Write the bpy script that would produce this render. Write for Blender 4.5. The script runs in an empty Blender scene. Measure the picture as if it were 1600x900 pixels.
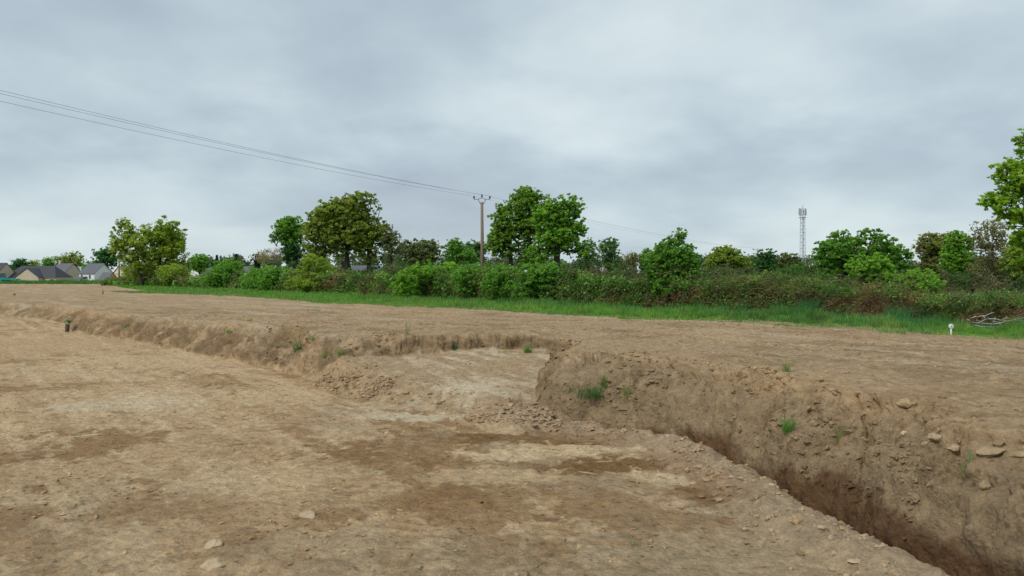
import bpy, math, random
import numpy as np

H, F, HZ = 1.9, 1150.0, 428.0          # eye height, focal length in px of the 1600 px photo, horizon row
rng = np.random.default_rng(7)
random.seed(7)
scene = bpy.context.scene
COL = scene.collection

def W(px, py, z=0.0):                   # point of the plane z seen at a photo pixel
    Y = (H - z) * F / (py - HZ)
    return ((px - 800) / F * Y, Y)
def at(px, Y): return (px - 800) / F * Y
def zz(py, Y): return H - (py - HZ) * Y / F
def lin(r, g, b):
    f = lambda c: ((c/255+0.055)/1.055)**2.4 if c/255 > 0.04045 else c/255/12.92
    return np.array([f(r), f(g), f(b)])

# ------------------------------------------------------------------ noise
def _h(ix, iy, iz, seed):
    n = (ix.astype(np.int64)*374761393 + iy.astype(np.int64)*668265263 + iz*2147483647 + seed*974634777) & 0xffffffff
    n = ((n ^ (n >> 13)) * 1274126177) & 0xffffffff
    n = ((n ^ (n >> 16)) * 2246822519) & 0xffffffff
    return ((n ^ (n >> 15)) & 0xffffff).astype(np.float32) / 16777215.0
def vn2(x, y, seed=0):
    x0 = np.floor(x); y0 = np.floor(y); fx = (x-x0).astype(np.float32); fy = (y-y0).astype(np.float32)
    ix = x0.astype(np.int64); iy = y0.astype(np.int64)
    u = fx*fx*fx*(fx*(fx*6-15)+10); v = fy*fy*fy*(fy*(fy*6-15)+10)
    a = _h(ix, iy, 0, seed); b = _h(ix+1, iy, 0, seed); c = _h(ix, iy+1, 0, seed); d = _h(ix+1, iy+1, 0, seed)
    return (a+(b-a)*u)*(1-v) + (c+(d-c)*u)*v - 0.5
def fbm(x, y, s=1.0, oct=4, seed=0, rough=0.5):
    r = np.zeros(np.shape(x), np.float32); a = 1.0; c, sn = math.cos(.6), math.sin(.6)
    x = x*s; y = y*s
    for i in range(oct):
        r += a*vn2(x, y, seed+i*17); a *= rough
        x, y = (x*c - y*sn)*2.03+3.1, (x*sn + y*c)*2.03+1.7
    return r
def vn3(x, y, z, seed=0):
    z0 = np.floor(z); iz = z0.astype(np.int64); f = (z-z0).astype(np.float32); w = f*f*(3-2*f)
    x0 = np.floor(x); y0 = np.floor(y); fx = (x-x0).astype(np.float32); fy = (y-y0).astype(np.float32)
    ix = x0.astype(np.int64); iy = y0.astype(np.int64)
    u = fx*fx*(3-2*fx); v = fy*fy*(3-2*fy)
    def L(k):
        a = _h(ix, iy, k, seed); b = _h(ix+1, iy, k, seed); c = _h(ix, iy+1, k, seed); d = _h(ix+1, iy+1, k, seed)
        return (a+(b-a)*u)*(1-v) + (c+(d-c)*u)*v
    return L(iz)*(1-w) + L(iz+1)*w - 0.5
def fbm3(x, y, z, s, oct=3, seed=0, rough=.5):
    r = 0; a = 1.0
    for i in range(oct):
        r = r + a*vn3(x*s, y*s, z*s, seed+i*13); a *= rough; s *= 2.07
    return r
def worley3(x, y, z, s, seed=0):
    x = x*s; y = y*s; z = z*s
    ix = np.floor(x).astype(np.int64); iy = np.floor(y).astype(np.int64); iz = np.floor(z).astype(np.int64)
    best = np.full(x.shape, 9., np.float32)
    for i in (-1, 0, 1):
        for j in (-1, 0, 1):
            for k in (-1, 0, 1):
                a, b, c = ix+i, iy+j, iz+k
                dx = a+_h(a, b, c, seed)-x; dy = b+_h(a, b, c, seed+5)-y; dz = c+_h(a, b, c, seed+9)-z
                best = np.minimum(best, dx*dx+dy*dy+dz*dz)
    return np.sqrt(best)
def sm(x, a, b):
    t = np.clip((x-a)/(b-a), 0, 1); return t*t*(3-2*t)

# ------------------------------------------------------------------ terrain layout (metres, camera at 0,0)
_zy = [-50, 0, 10, 25, 34, 60, 100, 200, 400, 4000]
_zv = [.86, .84, .77, .62, .48, .25, .0, -.45, -1.0, -1.5]
def zup(y): return np.interp(y, _zy, _zv)

# edge of the raised field: (x, y, slope width, wallness, trench weight)
E = []
def e(p, w, k, t): E.append((p[0], p[1], w, k, t))
e((-900, 700), 1., .0, 0); e((-90, 105), 1., .0, 0); e((-45, 58), .9, 0, 0)
e(W(0, 493), .8, 0, 0); e(W(60, 500), .8, 0, 0); e(W(104, 507), .7, 0, 0); e(W(103, 517), .7, .2, 0)
e(W(200, 533), .8, .15, 0); e(W(260, 545), .8, .2, 0); e(W(330, 558), .8, .25, 0); e(W(400, 572), .8, .3, 0)
e(W(440, 582), .75, .35, 0); e(W(474, 589), .6, .4, 0)
e(W(500, 576, .18), .7, 0, 0); e(W(560, 568, .28), .6, 0, 0); e(W(620, 562, .35), .5, 0, 0); e(W(720, 550, .43), .4, 0, 0)
e(W(800, 547, .45), .35, 0, 0); e(W(850, 546, .45), .35, 0, 0)
e((.88, 13.3), .35, .2, 0); e((.74, 12.0), .32, .6, 0); e((.44, 10.8), .35, .8, .0); e((.29, 10.0), .5, .95, .3)
for p in [(.55, 9.62), (1.15, 9.42), (1.75, 9.0), (2.05, 8.4), (2.38, 7.65), (2.6, 6.6), (2.74, 5.65), (2.86, 5.0), (3.02, 4.4), (3.25, 3), (3.45, 0), (3.7, -6)]:
    e(p, .85, 1., 1.)
e((5, -60), .8, 1, 1); e((60, -900), .8, 1, 1)
n_edge = len(E)
E = np.array(E, dtype=np.float64)
POLY_U = [(p[0], p[1]) for p in E] + [(5000, -900), (5000, 5000), (-5000, 5000), (-5000, 700)]

def seg_sd(x, y, pts, closed, n_used=None, attrs=None):
    n = len(pts); m = n if closed else n-1
    if n_used: m = n_used-1
    best = np.full(x.shape, 1e18); vx = np.zeros(x.shape); vy = np.zeros(x.shape)
    at_ = None if attrs is None else [np.zeros(x.shape) for _ in range(attrs.shape[1])]
    for i in range(m):
        ax, ay = pts[i]; bx, by = pts[(i+1) % n]
        dx, dy = bx-ax, by-ay
        t = np.clip(((x-ax)*dx+(y-ay)*dy)/(dx*dx+dy*dy), 0, 1)
        qx = ax+t*dx-x; qy = ay+t*dy-y; d = qx*qx+qy*qy
        k = d < best; best = np.where(k, d, best); vx = np.where(k, qx, vx); vy = np.where(k, qy, vy)
        if at_ is not None:
            for j in range(len(at_)):
                at_[j] = np.where(k, attrs[i, j]*(1-t)+attrs[i+1, j]*t, at_[j])
    return np.sqrt(best), vx, vy, at_
def inside(x, y, pts):
    c = np.zeros(x.shape, bool); n = len(pts)
    for i in range(n):
        ax, ay = pts[i]; bx, by = pts[(i+1) % n]
        if ay == by: continue
        k = ((ay > y) != (by > y)) & (x < (bx-ax)*(y-ay)/(by-ay)+ax)
        c ^= k
    return c
def edge_info(x, y):
    pts = [(p[0], p[1]) for p in E]
    d, vx, vy, a = seg_sd(x, y, pts, False, attrs=E[:, 2:])
    ins = inside(x, y, POLY_U)
    return np.where(ins, d, -d), vx, vy, a, ins

SHELF = [W(474, 590), W(490, 597), W(560, 621), W(640, 634), W(700, 649), W(780, 664), W(850, 671), (.5, 9.3), (.95, 9.75), (1.5, 10.6), (2.2, 13.5), (1.5, 15.5), (-1, 16), (-3, 15.6), (-4.5, 14.6)]
BERM = [(.15, 9.25), (.5, 9.2), (1.0, 8.85), (1.42, 8.6), (1.62, 8.05), (1.9, 7.45), (2.1, 6.5), (2.2, 5.6), (2.32, 5.0), (2.5, 4.35), (2.7, 3.0), (2.9, 0), (3.1, -6)]

GY_X = [-400, 120, 158, 172, 200, 260, 350, 500, 750, 1000, 1200, 1500, 1600, 1900, 2600]
GY_Y = [190, 158, 150, 72, 66, 61, 53, 36, 26.3, 20.3, 17.8, 14.3, 13.4, 11.4, 9]
def bare_wedge(x, y):
    px = colpx(x, y); n = 3*fbm(x, y, .25, 3, 118)
    return sm(y, 72+n, 74.5+n)*(1-sm(y-np.interp(px, [150, 165, 190, 232, 260], [165, 150, 104, 75, 60]), -2, 1))*(px > 140)
HX = [175, 200, 250, 320, 380, 450, 500, 600, 650, 750, 850, 950, 1050, 1150, 1250, 1350, 1450, 1500, 1600, 1800, 2400]
HY = [130, 120, 105, 90, 78, 65, 56, 47, 43, 36, 31, 26.6, 24, 21.6, 19.8, 18.2, 16.7, 16.1, 15.0, 13.2, 10.8]
HT = [437, 433, 431, 433, 431, 425, 428, 428, 424, 424, 427, 432, 435, 434, 437, 440, 447, 456, 461, 462, 455]
def colpx(x, y): return 800 + F*x/np.maximum(y, .5)
def grass_edge(x, y): return np.interp(colpx(x, y), GY_X, GY_Y)
def hedge_y(px): return np.interp(px, HX, HY)
def hedge_top(px): return np.interp(px, HX, HT)

CLEFTS = [((3.28, 6.75), (2.86, 6.05), .17, .06), ((2.80, 7.85), (2.58, 7.55), .13, .05), ((1.75, 9.8), (1.5, 9.4), .14, .08), ((3.45, 5.5), (3.08, 5.2), .12, .06), ((2.4, 8.85), (2.15, 8.5), .11, .07), ((3.35, 6.35), (3.15, 6.2), .10, .09)]
TRACKS = [(-.95, .03, .013, 7.5), (.12, .035, .013, 7.5), (-2.5, -.10, .009, 7), (-4.4, -.55, .012, 16), (-6.3, -.66, .012, 18)]
def height(x, y, full=False):
    """terrain height plus the masks used for its colours"""
    n = len(x)
    r = np.hypot(x, y)
    near = (r < 70)
    s, vx, vy, a, ins = edge_info(x, y)
    w, k, t = a
    w = w*(1+.55*fbm(x, y, 1.1, 3, 7)+.25*fbm(x, y, 3.5, 2, 8))
    wob = .16*fbm(x, y, 1.3, 4, 5) + .05*fbm(x, y, 7, 3, 6)
    s0 = s
    s = s + wob*np.where(k > .5, .6, 1.3)*np.exp(-(s/2.0)**2)
    big = .06*fbm(x, y, .18, 3, 11)
    zu = zup(y) + big*sm(r, 3, 15) + .035*fbm(x, y, .8, 3, 12)
    zu = zu - .05*sm(-(np.abs(s0-.7*w)), -.5, 0)*(fbm(x, y, 1.1, 3, 19)+.3)
    # floor
    fl = .035*fbm(x, y, .35, 3, 21) + .022*fbm(x, y, 1.6, 4, 22)
    fl = np.minimum(fl, zup(y)-.02)
    # ruts in the floor, running away from the camera
    for (cx, dirx, amp, y1) in TRACKS:
        q = x-cx-dirx*y
        fl = fl - amp*np.exp(-(q/.15)**4)*(1+.55*np.sin(y*46+q*12))*(1-sm(y, y1, y1+3))
    # side pit shelf
    ds, _, _, _ = seg_sd(x, y, SHELF, True); ds = np.where(inside(x, y, SHELF), ds, -ds)
    ds = ds + .20*fbm(x, y, 1.4, 4, 31) + .06*fbm(x, y, 8, 2, 32)
    zs = .16 + .30*sm(y, 10.0, 14.2)
    rub = sm(ds, -.15, .1)*(1-sm(ds, .5, .95))*(s0 < -.3)
    shelf = zs*sm(ds, -.05, .62) + .04*rub*(fbm(x, y, 5, 4, 33, .6)+.25)
    base = fl + np.where(ds > -.4, np.maximum(shelf, 0), 0)
    # berm along the trench
    db, _, _, _ = seg_sd(x, y, BERM, False)
    bw = .28*(1+.9*fbm(x, y, 1.8, 3, 42)); ba = .105*(1+1.3*fbm(x, y, 1.5, 3, 41))
    berm = np.maximum(ba, .02)*np.exp(-(db/np.maximum(bw, .1))**2)
    berm = berm + .05*np.exp(-(db/.6)**2)*(fbm(x, y, 6, 3, 43)+.1)
    base = base + berm
    # trench
    tw = .20 + .10*(1-sm(y, 5.5, 7.5)) + .05*fbm(x, y, 1.2, 2, 44)
    tr = np.clip(t, 0, 1)*sm(s0+.5*wob, -tw-.10, -tw+.02)
    depth = .38
    base = base*(1-tr) + (-(depth-.16*sm(y, 6.5, 8.5)) + .05*fbm(x, y, 3, 3, 45))*tr
    # bank profile
    u = np.clip(s/np.maximum(w, .1), 0, 1)
    slope = .78*u + .22*sm(u, 0, 1)
    wall = .64*np.clip((u+.02)/.23, 0, 1) + .36*np.clip((u-.20)/.72, 0, 1)**.85
    prof = slope*(1-k) + wall*k
    zb = base + (zu-base)*prof
    zb = np.where(t*k > .3, np.where(s > 0, zb, base), zb)
    z = np.where(s > 0, zb, base)
    z = np.where((ds > 0) & (s > 0), np.maximum(z, np.minimum(zs*sm(ds, -.05, .62), zu)), z)
    # small scale roughness
    onbank = (s > -.05) & (s < w*1.15)
    al = -.62*x+.78*y+.55*s
    gl = fbm(al*.95, s*.35+3, 1.0, 3, 55); gl2 = fbm(al*2.6, s*.6+9, 1.0, 3, 56)
    gul = .16*np.clip(1-np.abs(gl)*9, 0, 1)+.07*np.clip(1-np.abs(gl2)*7, 0, 1)
    body = sm(s, .02, .3*w)*(1-sm(s, .8*w, 1.25*w))
    z = z - body*gul*(1-.45*np.clip(t, 0, 1))*(zu-base)*1.7
    for (ax, ay), (bx, by), dp, wd in CLEFTS:
        tt = np.clip(((x-ax)*(bx-ax)+(y-ay)*(by-ay))/((bx-ax)**2+(by-ay)**2), 0, 1)
        dd = np.hypot(x-ax-tt*(bx-ax), y-ay-tt*(by-ay))
        z = z - dp*np.exp(-(dd/wd)**2)*(s > .1)
    fade = 1/(1+(r/28)**2)
    inup = sm(s, 0, w)
    z = z + (.014+.016*inup)*fbm(x, y, 5, 4, 51, .65) + .020*inup*np.maximum(fbm(x, y, 9, 3, 52)-.05, 0)
    # hedge bank
    px = colpx(x, y); yy = hedge_y(px)
    hb = sm(y, yy+.1, yy*1.03+1.0)*(1-sm(y, yy*1.12+2, yy*1.2+4.0))*(y > 5)*sm(px, 150, 260)
    hh = np.maximum(zz(hedge_top(px), yy*1.05)-zup(y), .2)
    z = z + hb*hh*.62*(1+.5*fbm(x, y, .6, 3, 61))
    if not full: return z
    return z, dict(s=s, s0=s0, w=w, k=k, t=t, ds=ds, db=db, u=u, rub=rub, hb=hb, vx=vx, vy=vy, inup=inup, px=px, tr=tr, r=r)

# ------------------------------------------------------------------ mesh helpers
def nmesh(name, V, Fq, mats, tint=None, smooth=False, midx=None, parent=None, attr='tint'):
    """V (n,3); Fq (m,k) constant-size faces"""
    me = bpy.data.meshes.new(name)
    V = np.ascontiguousarray(V, dtype=np.float32); Fq = np.ascontiguousarray(Fq, dtype=np.int32)
    m, k = Fq.shape
    me.vertices.add(len(V)); me.vertices.foreach_set('co', V.ravel())
    me.loops.add(m*k); me.loops.foreach_set('vertex_index', Fq.ravel())
    me.polygons.add(m); me.polygons.foreach_set('loop_start', np.arange(0, m*k, k, dtype=np.int32))
    me.polygons.foreach_set('use_smooth', np.full(m, smooth, dtype=bool))
    if midx is not None: me.polygons.foreach_set('material_index', np.ascontiguousarray(midx, dtype=np.int32))
    if tint is not None:
        ca = me.color_attributes.new(attr, 'FLOAT_COLOR', 'POINT')
        c = np.ones((len(V), 4), np.float32); c[:, :3] = tint
        ca.data.foreach_set('color', c.ravel())
    me.update(calc_edges=True)
    for mm in (mats if isinstance(mats, (list, tuple)) else [mats]): me.materials.append(mm)
    o = bpy.data.objects.new(name, me); COL.objects.link(o)
    if parent is not None: o.parent = parent
    return o

class MB:
    """collects polygons into one mesh"""
    def __init__(s): s.v = []; s.f = []
    def poly(s, pts):
        b = len(s.v); s.v += [tuple(p) for p in pts]; s.f.append(tuple(range(b, b+len(pts))))
    def box(s, c, d, rot=0, bev=0):
        cx, cy, cz = c; hx, hy, hz = d[0]/2, d[1]/2, d[2]/2; b = len(s.v); cr, sr = math.cos(rot), math.sin(rot)
        for z in (-hz, hz):
            for x, y in ((-hx, -hy), (hx, -hy), (hx, hy), (-hx, hy)):
                s.v.append((cx+x*cr-y*sr, cy+x*sr+y*cr, cz+z))
        for f in ((3, 2, 1, 0), (4, 5, 6, 7), (0, 1, 5, 4), (1, 2, 6, 5), (2, 3, 7, 6), (3, 0, 4, 7)): s.f.append(tuple(b+i for i in f))
    def tube(s, pts, rad, n=8, cap=True):
        pts = [np.array(p, float) for p in pts]; rings = []
        for i, p in enumerate(pts):
            d = pts[min(i+1, len(pts)-1)]-pts[max(i-1, 0)]; d /= (np.linalg.norm(d)+1e-9)
            a = np.array([0, 0, 1.]) if abs(d[2]) < .9 else np.array([1., 0, 0])
            u = np.cross(d, a); u /= np.linalg.norm(u); v = np.cross(d, u)
            r = rad[i] if hasattr(rad, '__len__') else rad
            b = len(s.v); rings.append(b)
            for j in range(n):
                t = 2*math.pi*j/n; q = p+r*(math.cos(t)*u+math.sin(t)*v); s.v.append(tuple(q))
        for a, b in zip(rings[:-1], rings[1:]):
            for j in range(n): s.f.append((a+j, a+(j+1) % n, b+(j+1) % n, b+j))
        if cap: s.f.append(tuple(rings[0]+j for j in range(n))[::-1]); s.f.append(tuple(rings[-1]+j for j in range(n)))
    def build(s, name, mat, parent=None, smooth=False):
        me = bpy.data.meshes.new(name); me.from_pydata(s.v, [], s.f); me.update()
        me.materials.append(mat)
        if smooth: me.polygons.foreach_set('use_smooth', [True]*len(me.polygons))
        o = bpy.data.objects.new(name, me); COL.objects.link(o)
        if parent is not None: o.parent = parent
        return o
def tag(o, label=None, cat=None, group=None, kind=None):
    if label: o['label'] = label
    if cat: o['category'] = cat
    if group: o['group'] = group
    if kind: o['kind'] = kind
    return o
def empty(name, loc, label, cat, group=None, rz=0):
    o = bpy.data.objects.new(name, None); o.location = loc; o.rotation_euler = (0, 0, rz); COL.objects.link(o)
    o.empty_display_size = .3
    return tag(o, label, cat, group)

# ------------------------------------------------------------------ materials
def newmat(name):
    m = bpy.data.materials.new(name); m.use_nodes = True
    nt = m.node_tree; nt.nodes.clear()
    out = nt.nodes.new('ShaderNodeOutputMaterial')
    return m, nt, out
def N(nt, typ, **kw):
    n = nt.nodes.new(typ)
    for k, v in kw.items():
        if k in n.inputs.keys(): n.inputs[k].default_value = v
        else: setattr(n, k, v)
    return n
def noise_node(nt, coord, scale, detail=4, rough=.6, vec_scale=None):
    n = nt.nodes.new('ShaderNodeTexNoise'); n.inputs['Scale'].default_value = scale
    n.inputs['Detail'].default_value = detail; n.inputs['Roughness'].default_value = rough
    src = coord
    if vec_scale:
        mp = nt.nodes.new('ShaderNodeMapping'); mp.inputs['Scale'].default_value = vec_scale
        nt.links.new(coord, mp.inputs['Vector']); src = mp.outputs['Vector']
    nt.links.new(src, n.inputs['Vector']); return n
def maprange(nt, val, a, b, c, d):
    m = nt.nodes.new('ShaderNodeMapRange')
    m.inputs['From Min'].default_value = a; m.inputs['From Max'].default_value = b
    m.inputs['To Min'].default_value = c; m.inputs['To Max'].default_value = d
    nt.links.new(val, m.inputs['Value']); return m.outputs['Result']

def soil_mat():
    m, nt, out = newmat('soil'); L = nt.links.new
    at_ = N(nt, 'ShaderNodeAttribute', attribute_name='tint')
    tc = N(nt, 'ShaderNodeTexCoord'); P = tc.outputs['Object']
    n1 = noise_node(nt, P, 9, 6, .65); n2 = noise_node(nt, P, 60, 4, .7); n3 = noise_node(nt, P, 2.2, 3, .5)
    f1 = maprange(nt, n1.outputs['Fac'], .3, .7, .70, 1.26)
    f2 = maprange(nt, n2.outputs['Fac'], .3, .7, .76, 1.25)
    mu = N(nt, 'ShaderNodeMath', operation='MULTIPLY'); L(f1, mu.inputs[0]); L(f2, mu.inputs[1])
    sc = N(nt, 'ShaderNodeVectorMath', operation='SCALE'); L(at_.outputs['Color'], sc.inputs[0]); L(mu.outputs[0], sc.inputs['Scale'])
    # pale pebbles and grit
    vo = N(nt, 'ShaderNodeTexVoronoi', Scale=38.0); L(P, vo.inputs['Vector'])
    peb = maprange(nt, vo.outputs['Distance'], .10, .16, 1, 0)
    rare = N(nt, 'ShaderNodeSeparateColor'); L(vo.outputs['Color'], rare.inputs[0])
    rr = maprange(nt, rare.outputs[0], .86, .88, 0, .75)
    pm = N(nt, 'ShaderNodeMath', operation='MULTIPLY'); L(peb, pm.inputs[0]); L(rr, pm.inputs[1])
    v2 = N(nt, 'ShaderNodeTexVoronoi', Scale=13.0); L(P, v2.inputs['Vector']); sp2 = maprange(nt, v2.outputs['Distance'], .12, .34, 1, 0)
    r2 = N(nt, 'ShaderNodeSeparateColor'); L(v2.outputs['Color'], r2.inputs[0]); rr2 = maprange(nt, r2.outputs[1], .62, .66, 0, .45)
    m2 = N(nt, 'ShaderNodeMath', operation='MULTIPLY'); L(sp2, m2.inputs[0]); L(rr2, m2.inputs[1])
    m3 = N(nt, 'ShaderNodeMath', operation='SUBTRACT'); m3.inputs[0].default_value = 1; L(m2.outputs[0], m3.inputs[1])
    sc2 = N(nt, 'ShaderNodeVectorMath', operation='SCALE'); L(sc.outputs[0], sc2.inputs[0]); L(m3.outputs[0], sc2.inputs['Scale']); sc = sc2
    mx = N(nt, 'ShaderNodeMix', data_type='RGBA'); L(pm.outputs[0], mx.inputs[0]); L(sc.outputs[0], mx.inputs[6]); mx.inputs[7].default_value = (.46, .38, .28, 1)
    b = N(nt, 'ShaderNodeBsdfPrincipled', Roughness=.93); b.inputs['Specular IOR Level'].default_value = .18
    L(mx.outputs[2], b.inputs['Base Color'])
    # bump
    ba = noise_node(nt, P, 14, 8, .72); bb = N(nt, 'ShaderNodeTexVoronoi', Scale=22.0); bb.feature = 'SMOOTH_F1'
    wv = noise_node(nt, P, 7, 3, .5)
    va = N(nt, 'ShaderNodeVectorMath', operation='MULTIPLY_ADD'); L(wv.outputs['Color'], va.inputs[0]); va.inputs[1].default_value = (.12, .12, .12); L(P, va.inputs[2]); L(va.outputs[0], bb.inputs['Vector'])
    s1 = N(nt, 'ShaderNodeMath', operation='MULTIPLY_ADD'); L(bb.outputs['Distance'], s1.inputs[0]); s1.inputs[1].default_value = -.45; L(ba.outputs['Fac'], s1.inputs[2])
    bu = N(nt, 'ShaderNodeBump', Strength=1.0, Distance=.05); L(s1.outputs[0], bu.inputs['Height']); L(bu.outputs['Normal'], b.inputs['Normal'])
    L(b.outputs[0], out.inputs[0]); return m
SOIL = soil_mat()
def clod_mat(name, rough=.95):
    m, nt, out = newmat(name); L = nt.links.new
    at_ = N(nt, 'ShaderNodeAttribute', attribute_name='tint')
    tc = N(nt, 'ShaderNodeTexCoord'); n1 = noise_node(nt, tc.outputs['Object'], 30, 5, .7)
    f = maprange(nt, n1.outputs['Fac'], .3, .7, .75, 1.2)
    sc = N(nt, 'ShaderNodeVectorMath', operation='SCALE'); L(at_.outputs['Color'], sc.inputs[0]); L(f, sc.inputs['Scale'])
    b = N(nt, 'ShaderNodeBsdfPrincipled', Roughness=rough); b.inputs['Specular IOR Level'].default_value = .15; L(sc.outputs[0], b.inputs['Base Color'])
    bu = N(nt, 'ShaderNodeBump', Strength=.7, Distance=.02); L(n1.outputs['Fac'], bu.inputs['Height']); L(bu.outputs['Normal'], b.inputs['Normal'])
    L(b.outputs[0], out.inputs[0]); return m
CLOD = clod_mat('clod_soil')
ROCK = clod_mat('stone')
def leaf_mat(name, trans=.35, tr_tint=(1.3, 1.25, .55)):
    m, nt, out = newmat(name); L = nt.links.new
    at_ = N(nt, 'ShaderNodeAttribute', attribute_name='tint')
    b = N(nt, 'ShaderNodeBsdfPrincipled', Roughness=.55); b.inputs['Specular IOR Level'].default_value = .25
    L(at_.outputs['Color'], b.inputs['Base Color'])
    t = N(nt, 'ShaderNodeBsdfTranslucent')
    mu = N(nt, 'ShaderNodeVectorMath', operation='MULTIPLY'); L(at_.outputs['Color'], mu.inputs[0]); mu.inputs[1].default_value = tr_tint
    L(mu.outputs[0], t.inputs['Color'])
    mx = N(nt, 'ShaderNodeMixShader'); mx.inputs[0].default_value = trans
    L(b.outputs[0], mx.inputs[1]); L(t.outputs[0], mx.inputs[2]); L(mx.outputs[0], out.inputs[0]); return m
LEAF = leaf_mat('leaves', .45); GRASS = leaf_mat('grass_blades', .3, (1.1, 1.2, .6))
def plain(name, col, rough=.7, metal=0., nscale=None, namp=.25, spec=.3, bump=0, vs=None):
    m, nt, out = newmat(name); L = nt.links.new
    b = N(nt, 'ShaderNodeBsdfPrincipled', Roughness=rough, Metallic=metal); b.inputs['Specular IOR Level'].default_value = spec
    c = tuple(col)+(1,)
    b.inputs['Base Color'].default_value = c
    if nscale:
        tc = N(nt, 'ShaderNodeTexCoord'); n1 = noise_node(nt, tc.outputs['Object'], nscale, 5, .6, vs)
        f = maprange(nt, n1.outputs['Fac'], .3, .7, 1-namp, 1+namp)
        sc = N(nt, 'ShaderNodeVectorMath', operation='SCALE'); sc.inputs[0].default_value = col; L(f, sc.inputs['Scale']); L(sc.outputs[0], b.inputs['Base Color'])
        if bump:
            bu = N(nt, 'ShaderNodeBump', Strength=.6, Distance=bump); L(n1.outputs['Fac'], bu.inputs['Height']); L(bu.outputs['Normal'], b.inputs['Normal'])
    L(b.outputs[0], out.inputs[0]); return m
BARK = plain('bark', (.05, .042, .034), .9, nscale=6, namp=.4, bump=.03)
BARKP = plain('pale_bark', (.20, .175, .14), .9, nscale=6, namp=.35)
SLATE = plain('slate', (.12, .125, .145), .55, nscale=3, namp=.15, vs=(1, 1, 6))
SLATED = plain('dark_slate', (.055, .058, .066), .6, nscale=3, namp=.2, vs=(1, 1, 6))
TILEB = plain('brown_tiles', (.16, .14, .11), .8, nscale=3, namp=.2)
R_BEIGE = plain('beige_render', (.60, .49, .38), .9, nscale=.7, namp=.06)
R_WHITE = plain('white_render', (.80, .80, .76), .9, nscale=.7, namp=.05)
R_CREAM = plain('cream_render', (.72, .63, .45), .9, nscale=.7, namp=.06)
R_OCHRE = plain('ochre_render', (.55, .34, .15), .9, nscale=.7, namp=.06)
GLASS = plain('window_glass', (.05, .06, .07), .15, spec=.6)
PVC = plain('white_frame', (.75, .75, .74), .5)
GALV = plain('galvanised_steel', (.42, .46, .52), .45, metal=.35, nscale=2, namp=.15)
PANELG = plain('antenna_panel', (.42, .44, .46), .5)
CABLE = plain('cable', (.20, .21, .22), .6)
PORC = plain('insulator', (.10, .12, .16), .3)
TEAL = plain('teal_paint', (.02, .33, .34), .4, nscale=3, namp=.1)
TYRE = plain('tyre_rubber', (.02, .02, .02), .9)
WHITEP = plain('white_plastic', (.70, .72, .72), .45)
DEADW = plain('bleached_wood', (.46, .43, .40), .85, nscale=9, namp=.3, bump=.01)
def pole_mat():
    m, nt, out = newmat('weathered_pole'); L = nt.links.new
    tc = N(nt, 'ShaderNodeTexCoord'); P = tc.outputs['Object']
    n1 = noise_node(nt, P, 4, 4, .6, (3, 3, .4)); n2 = noise_node(nt, P, 2.6, 4, .6, (1.5, 1.5, 1.2))
    a = N(nt, 'ShaderNodeMix', data_type='RGBA'); L(n1.outputs['Fac'], a.inputs[0]); a.inputs[6].default_value = (.15, .115, .088, 1); a.inputs[7].default_value = (.28, .225, .175, 1)
    sx = N(nt, 'ShaderNodeSeparateXYZ'); L(P, sx.inputs[0])
    low = maprange(nt, sx.outputs[2], 2.0, 4.8, 1, 0)
    li = maprange(nt, n2.outputs['Fac'], .50, .56, 0, 1)
    mm = N(nt, 'ShaderNodeMath', operation='MULTIPLY'); L(low, mm.inputs[0]); L(li, mm.inputs[1])
    c = N(nt, 'ShaderNodeMix', data_type='RGBA'); L(mm.outputs[0], c.inputs[0]); L(a.outputs[2], c.inputs[6]); c.inputs[7].default_value = (.42, .24, .05, 1)
    b = N(nt, 'ShaderNodeBsdfPrincipled', Roughness=.9); L(c.outputs[2], b.inputs['Base Color']); L(b.outputs[0], out.inputs[0]); return m
POLEM = pole_mat()

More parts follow.
